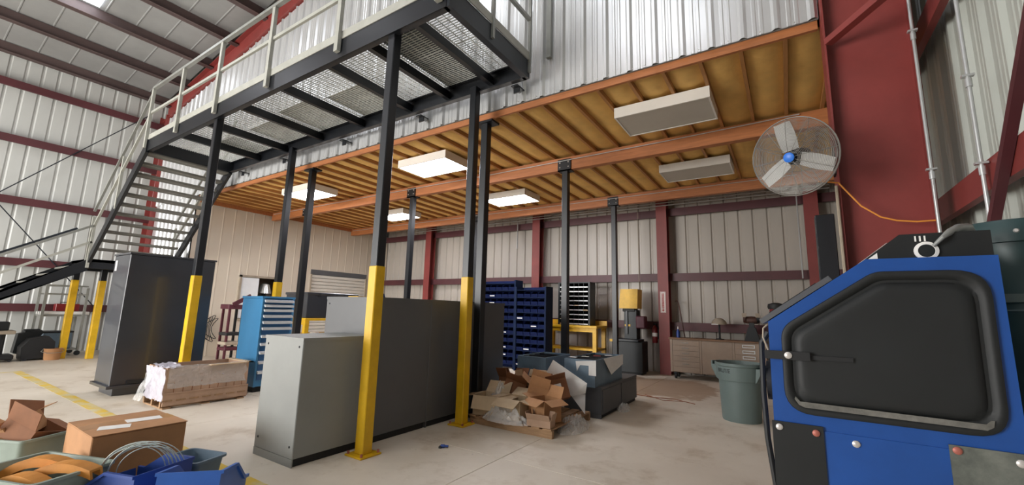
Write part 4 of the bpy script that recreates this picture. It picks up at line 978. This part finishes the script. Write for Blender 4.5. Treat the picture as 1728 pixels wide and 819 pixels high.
t=thing('red_toolbox','small red toolbox standing on the middle shelf of the grey cart','toolbox',(-16.3,3.3,1.13)); obj('box',MB().bbox(-16.46,-16.2,2.95,3.4,1.126,1.32,.01),'extinguisher',t); obj('handle',MB().tube([(-16.33,3.05,1.32),(-16.33,3.05,1.36),(-16.33,3.3,1.36),(-16.33,3.3,1.32)],.01,6),'rubber',t)
t=thing('grey_bin','dark grey crate on the bottom shelf of the cart','crate',(-16.15,3.0,.17)); obj('crate_body',MB().bbox(-16.4,-15.9,2.75,3.3,.171,.6,.02),'teal_cab',t); obj('crate_rim',MB().bbox(-16.42,-15.88,2.73,3.32,.58,.62,.01),'dark_steel',t)
t=thing('bucket','orange-brown bucket on the floor by the yellow landing post','bucket',(-14.95,2.82,0)); obj('bucket_body',MB().lathe([(0,.0),(.13,.0),(.14,.02),(.16,.26),(.17,.27),(.155,.27),(.13,.03),(0,.03)],-14.95,2.82,20,False),'cardboard',t); obj('bail',MB().tube([(-14.95,2.66,.26),(-14.95,2.62,.2),(-14.8,2.7,.17),(-14.8,2.94,.17),(-14.95,3.02,.2),(-14.95,2.98,.26)],.006,6),'galv',t)
# bucket seat
t=thing('bucket_seat','black upholstered vehicle seat lying on the floor by the left wall','seat',(-15.5,2.5,0))
obj('cushion',MB().prism([(2.32,.03),(2.86,.05),(2.84,.42),(2.72,.55),(2.42,.5),(2.3,.3)],-15.45,-15.0,'x'),'rubber',t)
obj('backrest',MB().prism([(2.25,.15),(2.4,.1),(2.7,.62),(2.66,.68),(2.28,.60)],-15.75,-15.46,'x'),'motor_dark',t)
obj('headrest',MB().bbox(-15.7,-15.5,2.36,2.66,.60,.70,.03),'motor_dark',t); obj('seat_rail',bx(-15.7,-15.0,2.36,2.42,0,.035).box(-15.7,-15.0,2.74,2.80,0,.035),'dark_steel',t)
t=thing('wheeled_stand','black wheeled stand with a pale top tray at the left picture edge','stand',(-15.1,2.0,0))
obj('base',MB().bbox(-15.4,-14.9,1.75,2.2,.05,.16,.02),'rubber',t); obj('column',MB().tube([(-15.15,1.98,.16),(-15.15,1.98,.62)],.07,14),'motor_dark',t); obj('tray',MB().bbox(-15.4,-14.9,1.74,2.16,.62,.7,.01),'dust_tan',t); obj('upper_box',MB().bbox(-15.32,-15.0,1.8,2.06,.7,.9,.02),'motor_dark',t)
for (x,y) in ((-15.35,1.8),(-14.95,1.8),(-15.35,2.15),(-14.95,2.15)):
    w=MB(Tm((x,y,.035),0,0,math.pi/2)); w.lathe([(.035,-.015),(.035,.015)],0,0,12); obj('caster',w,'rubber',t)

# ---------------------------------------------------------------- foreground bins
def tote(c,w,d,h,rz,m,label,name='plastic_tote',taper=.86,rim=.02):
    T=Tm(c,rz); t=thing(name,label,'tote',c)
    def R(s,z,r=.05):
        pts=rounded([(-w/2*s,-d/2*s),(w/2*s,-d/2*s),(w/2*s,d/2*s),(-w/2*s,d/2*s)],r,4); return [(p.x,p.y,z) for p in pts]
    rings=[R(taper,0),R(taper,.002),R(1,h-.02),R(1+rim*2/w,h-.018),R(1+rim*2/w,h),R(.985,h),R(.97,h-.02),R(taper*.97,.012)]
    n=len(rings[0]); mb=MB(T); vs=[p for r in rings for p in r]; fs=[tuple(reversed(range(n)))]
    for k in range(len(rings)-1):
        for i in range(n): fs.append((k*n+i,k*n+(i+1)%n,(k+1)*n+(i+1)%n,(k+1)*n+i))
    fs.append(tuple(range((len(rings)-1)*n,len(rings)*n))); mb.add(vs,fs); mb.sm=True
    obj('tote_body',mb,m,t); return t
tote((-5.66,.98,0),.62,.42,.3,.45,'tote_grey','grey plastic tote heaped with folded cardboard at the left edge')
tote((-4.42,.88,0),.66,.46,.3,.35,'tote_grey','grey-green plastic tote holding orange curved parts')
for i,(c,w,d,h,rz,rx,ry,m,lab) in enumerate((((-5.75,.95,.22),.34,.3,.16,.5,.35,-.35,'cardboard','brown carton tilted on top of the cardboard-filled grey tote'),((-5.56,1.0,.24),.3,.3,.14,.5,-.25,.35,'cardboard_dark','darker carton tipped at the right of the cardboard-filled grey tote'),)):
    open_carton(c,w,d,h,rz,m,lab,(20,95,40,None),rx,ry,group='cartons in the grey tote',lab=(i==0))
for i in range(5): one('flat_carton',flat_box(MB(),(-5.95,1.28+.0*i,.0+.03*i),.5,.34,.022,.4+.1*i),'cardboard_tan' if i%2 else 'cardboard_dark',['lowest','second lowest','middle','second highest','topmost'][i]+' flattened carton in the stack beside the cardboard-filled grey tote','cardboard','stack of flattened cartons')
def curved_part(c,L_,rz,label,h=.12,w=.09,tilt=.25):
    T=Tm(c,rz,0,-tilt); mb=MB(T); n=10; vs=[];fs=[]
    for i in range(n+1):
        s=i/n-.5; z=-.35*L_*s*s*2; 
        for (yy,zz) in ((-w/2,0),(w/2,0),(w/2,-h*.5),(w*.3,-h*.5),(w*.3,-.014),(-w*.3,-.014),(-w*.3,-h*.5),(-w/2,-h*.5)): vs.append((s*L_,yy,z+zz))
    for i in range(n):
        for k in range(8): a=i*8; fs.append((a+k,a+(k+1)%8,a+8+(k+1)%8,a+8+k))
    fs+=[tuple(reversed(range(8))),tuple(range(n*8,n*8+8))]
    mb.add(vs,fs); return one('curved_bracket',mb,'orange_part',label,'part','orange parts in the grey tote')
curved_part((-4.32,.93,.33),.56,.55,'right-hand orange curved channel piece in the grey-green tote')
curved_part((-4.58,.86,.33),.5,.62,'left-hand orange curved channel piece in the grey-green tote')
curved_part((-4.4,.76,.29),.5,.4,'lower orange curved channel piece nearest the tote rim')
def hang_bin(c,w,d,h,rz,m,label,rx=0):
    T=Tm(c,rz,rx); t=thing('stacking_bin',label,'bin',c); th=.008
    obj('bin_floor',MB(T).box(-w/2,w/2,-d/2,d/2,0,th),m,t); obj('back_wall',MB(T).box(-w/2,w/2,d/2-th,d/2,th,h),m,t)
    for s in (-1,1):
        x=s*w/2; obj('side_wall',MB(T).prism([(d/2-th,th),(d/2-th,h),(0,h),(-d*.38,h*.6),(-d/2,h*.6),(-d/2,th)],min(x,x-s*th),max(x,x-s*th),'x'),m,t)
        obj('side_rim',MB(T).prism([(d/2,h-.02),(d/2,h),(0,h),(-d*.38,h*.6),(-d/2-.01,h*.6),(-d/2-.01,h*.6-.02),(-d*.36,h*.6-.02),(.0,h-.02)],min(x,x+s*.014),max(x,x+s*.014),'x'),m,t)
    obj('front_lip',MB(T).prism([(-d/2,th),(-d/2-.03,h*.55),(-d/2-.018,h*.56),(-d/2+th,th)],-w/2+th,w/2-th,'x'),m,t); return t
hang_bin((-4.02,1.30,0),.40,.52,.3,-1.25,'plastic_blue','dark blue stacking bin holding the coil of wire')
hang_bin((-3.42,1.48,.05),.36,.5,.3,-2.35,'bin_bright','brighter blue stacking bin tilted at the front beside the yellow stripe',.14)
tote((-4.14,1.70,0),.36,.26,.22,.3,'teal_cab','dark slate tray between the carton and the brighter blue bin')
t=thing('wire_coil','loose coil of thin pale wire standing in the dark blue bin','wire',(-4.05,1.28,.1))
for k in range(9):
    R_=.19+.012*(k%4); cc=Vector((-4.06+.012*k,1.29+.008*k,.22+.006*(k%3))); tl=.15+.05*(k%3)
    pts=[cc+Vector((R_*math.cos(a)*.55,R_*math.cos(a)*.83,R_*math.sin(a)*math.cos(tl)))+Vector((.83,-.55,0))*(R_*math.sin(a)*math.sin(tl)) for a in [2*math.pi*i/36 for i in range(36)]]
    obj('wire_loop',MB().tube([p if p.z>.012 else Vector((p.x,p.y,.012)) for p in pts],.0035,5,True),'wire_steel',t)
# small litter on the floor
t=thing('wire_scrap','reddish splinter of wire lying on the floor in front of the drawer bench','debris',(-2.0,7.9,0)); obj('splinter',MB().tube([(-2.5,8.0,.006),(-2.1,7.9,.012),(-1.75,8.0,.006),(-1.4,7.8,.006)],.006,5),'copper_wire',t); obj('splinter',MB().tube([(-2.3,8.1,.006),(-1.9,7.75,.01),(-1.6,7.9,.006)],.005,5),'copper_wire',t)
t=thing('pipe_fitting','small blue fitting lying on the floor right of the yellow post','debris',(-3.15,3.6,0)); w=MB(Tm((-3.15,3.63,.018),.5,0,math.pi/2)); w.lathe([(.016,-.04),(.018,.0),(.012,.002),(.012,.04)],0,0,12); obj('fitting',w,'plastic_blue',t); obj('nut',flat_box(MB(),(-3.18,3.6,0),.03,.04,.02,.4),'motor_dark',t)
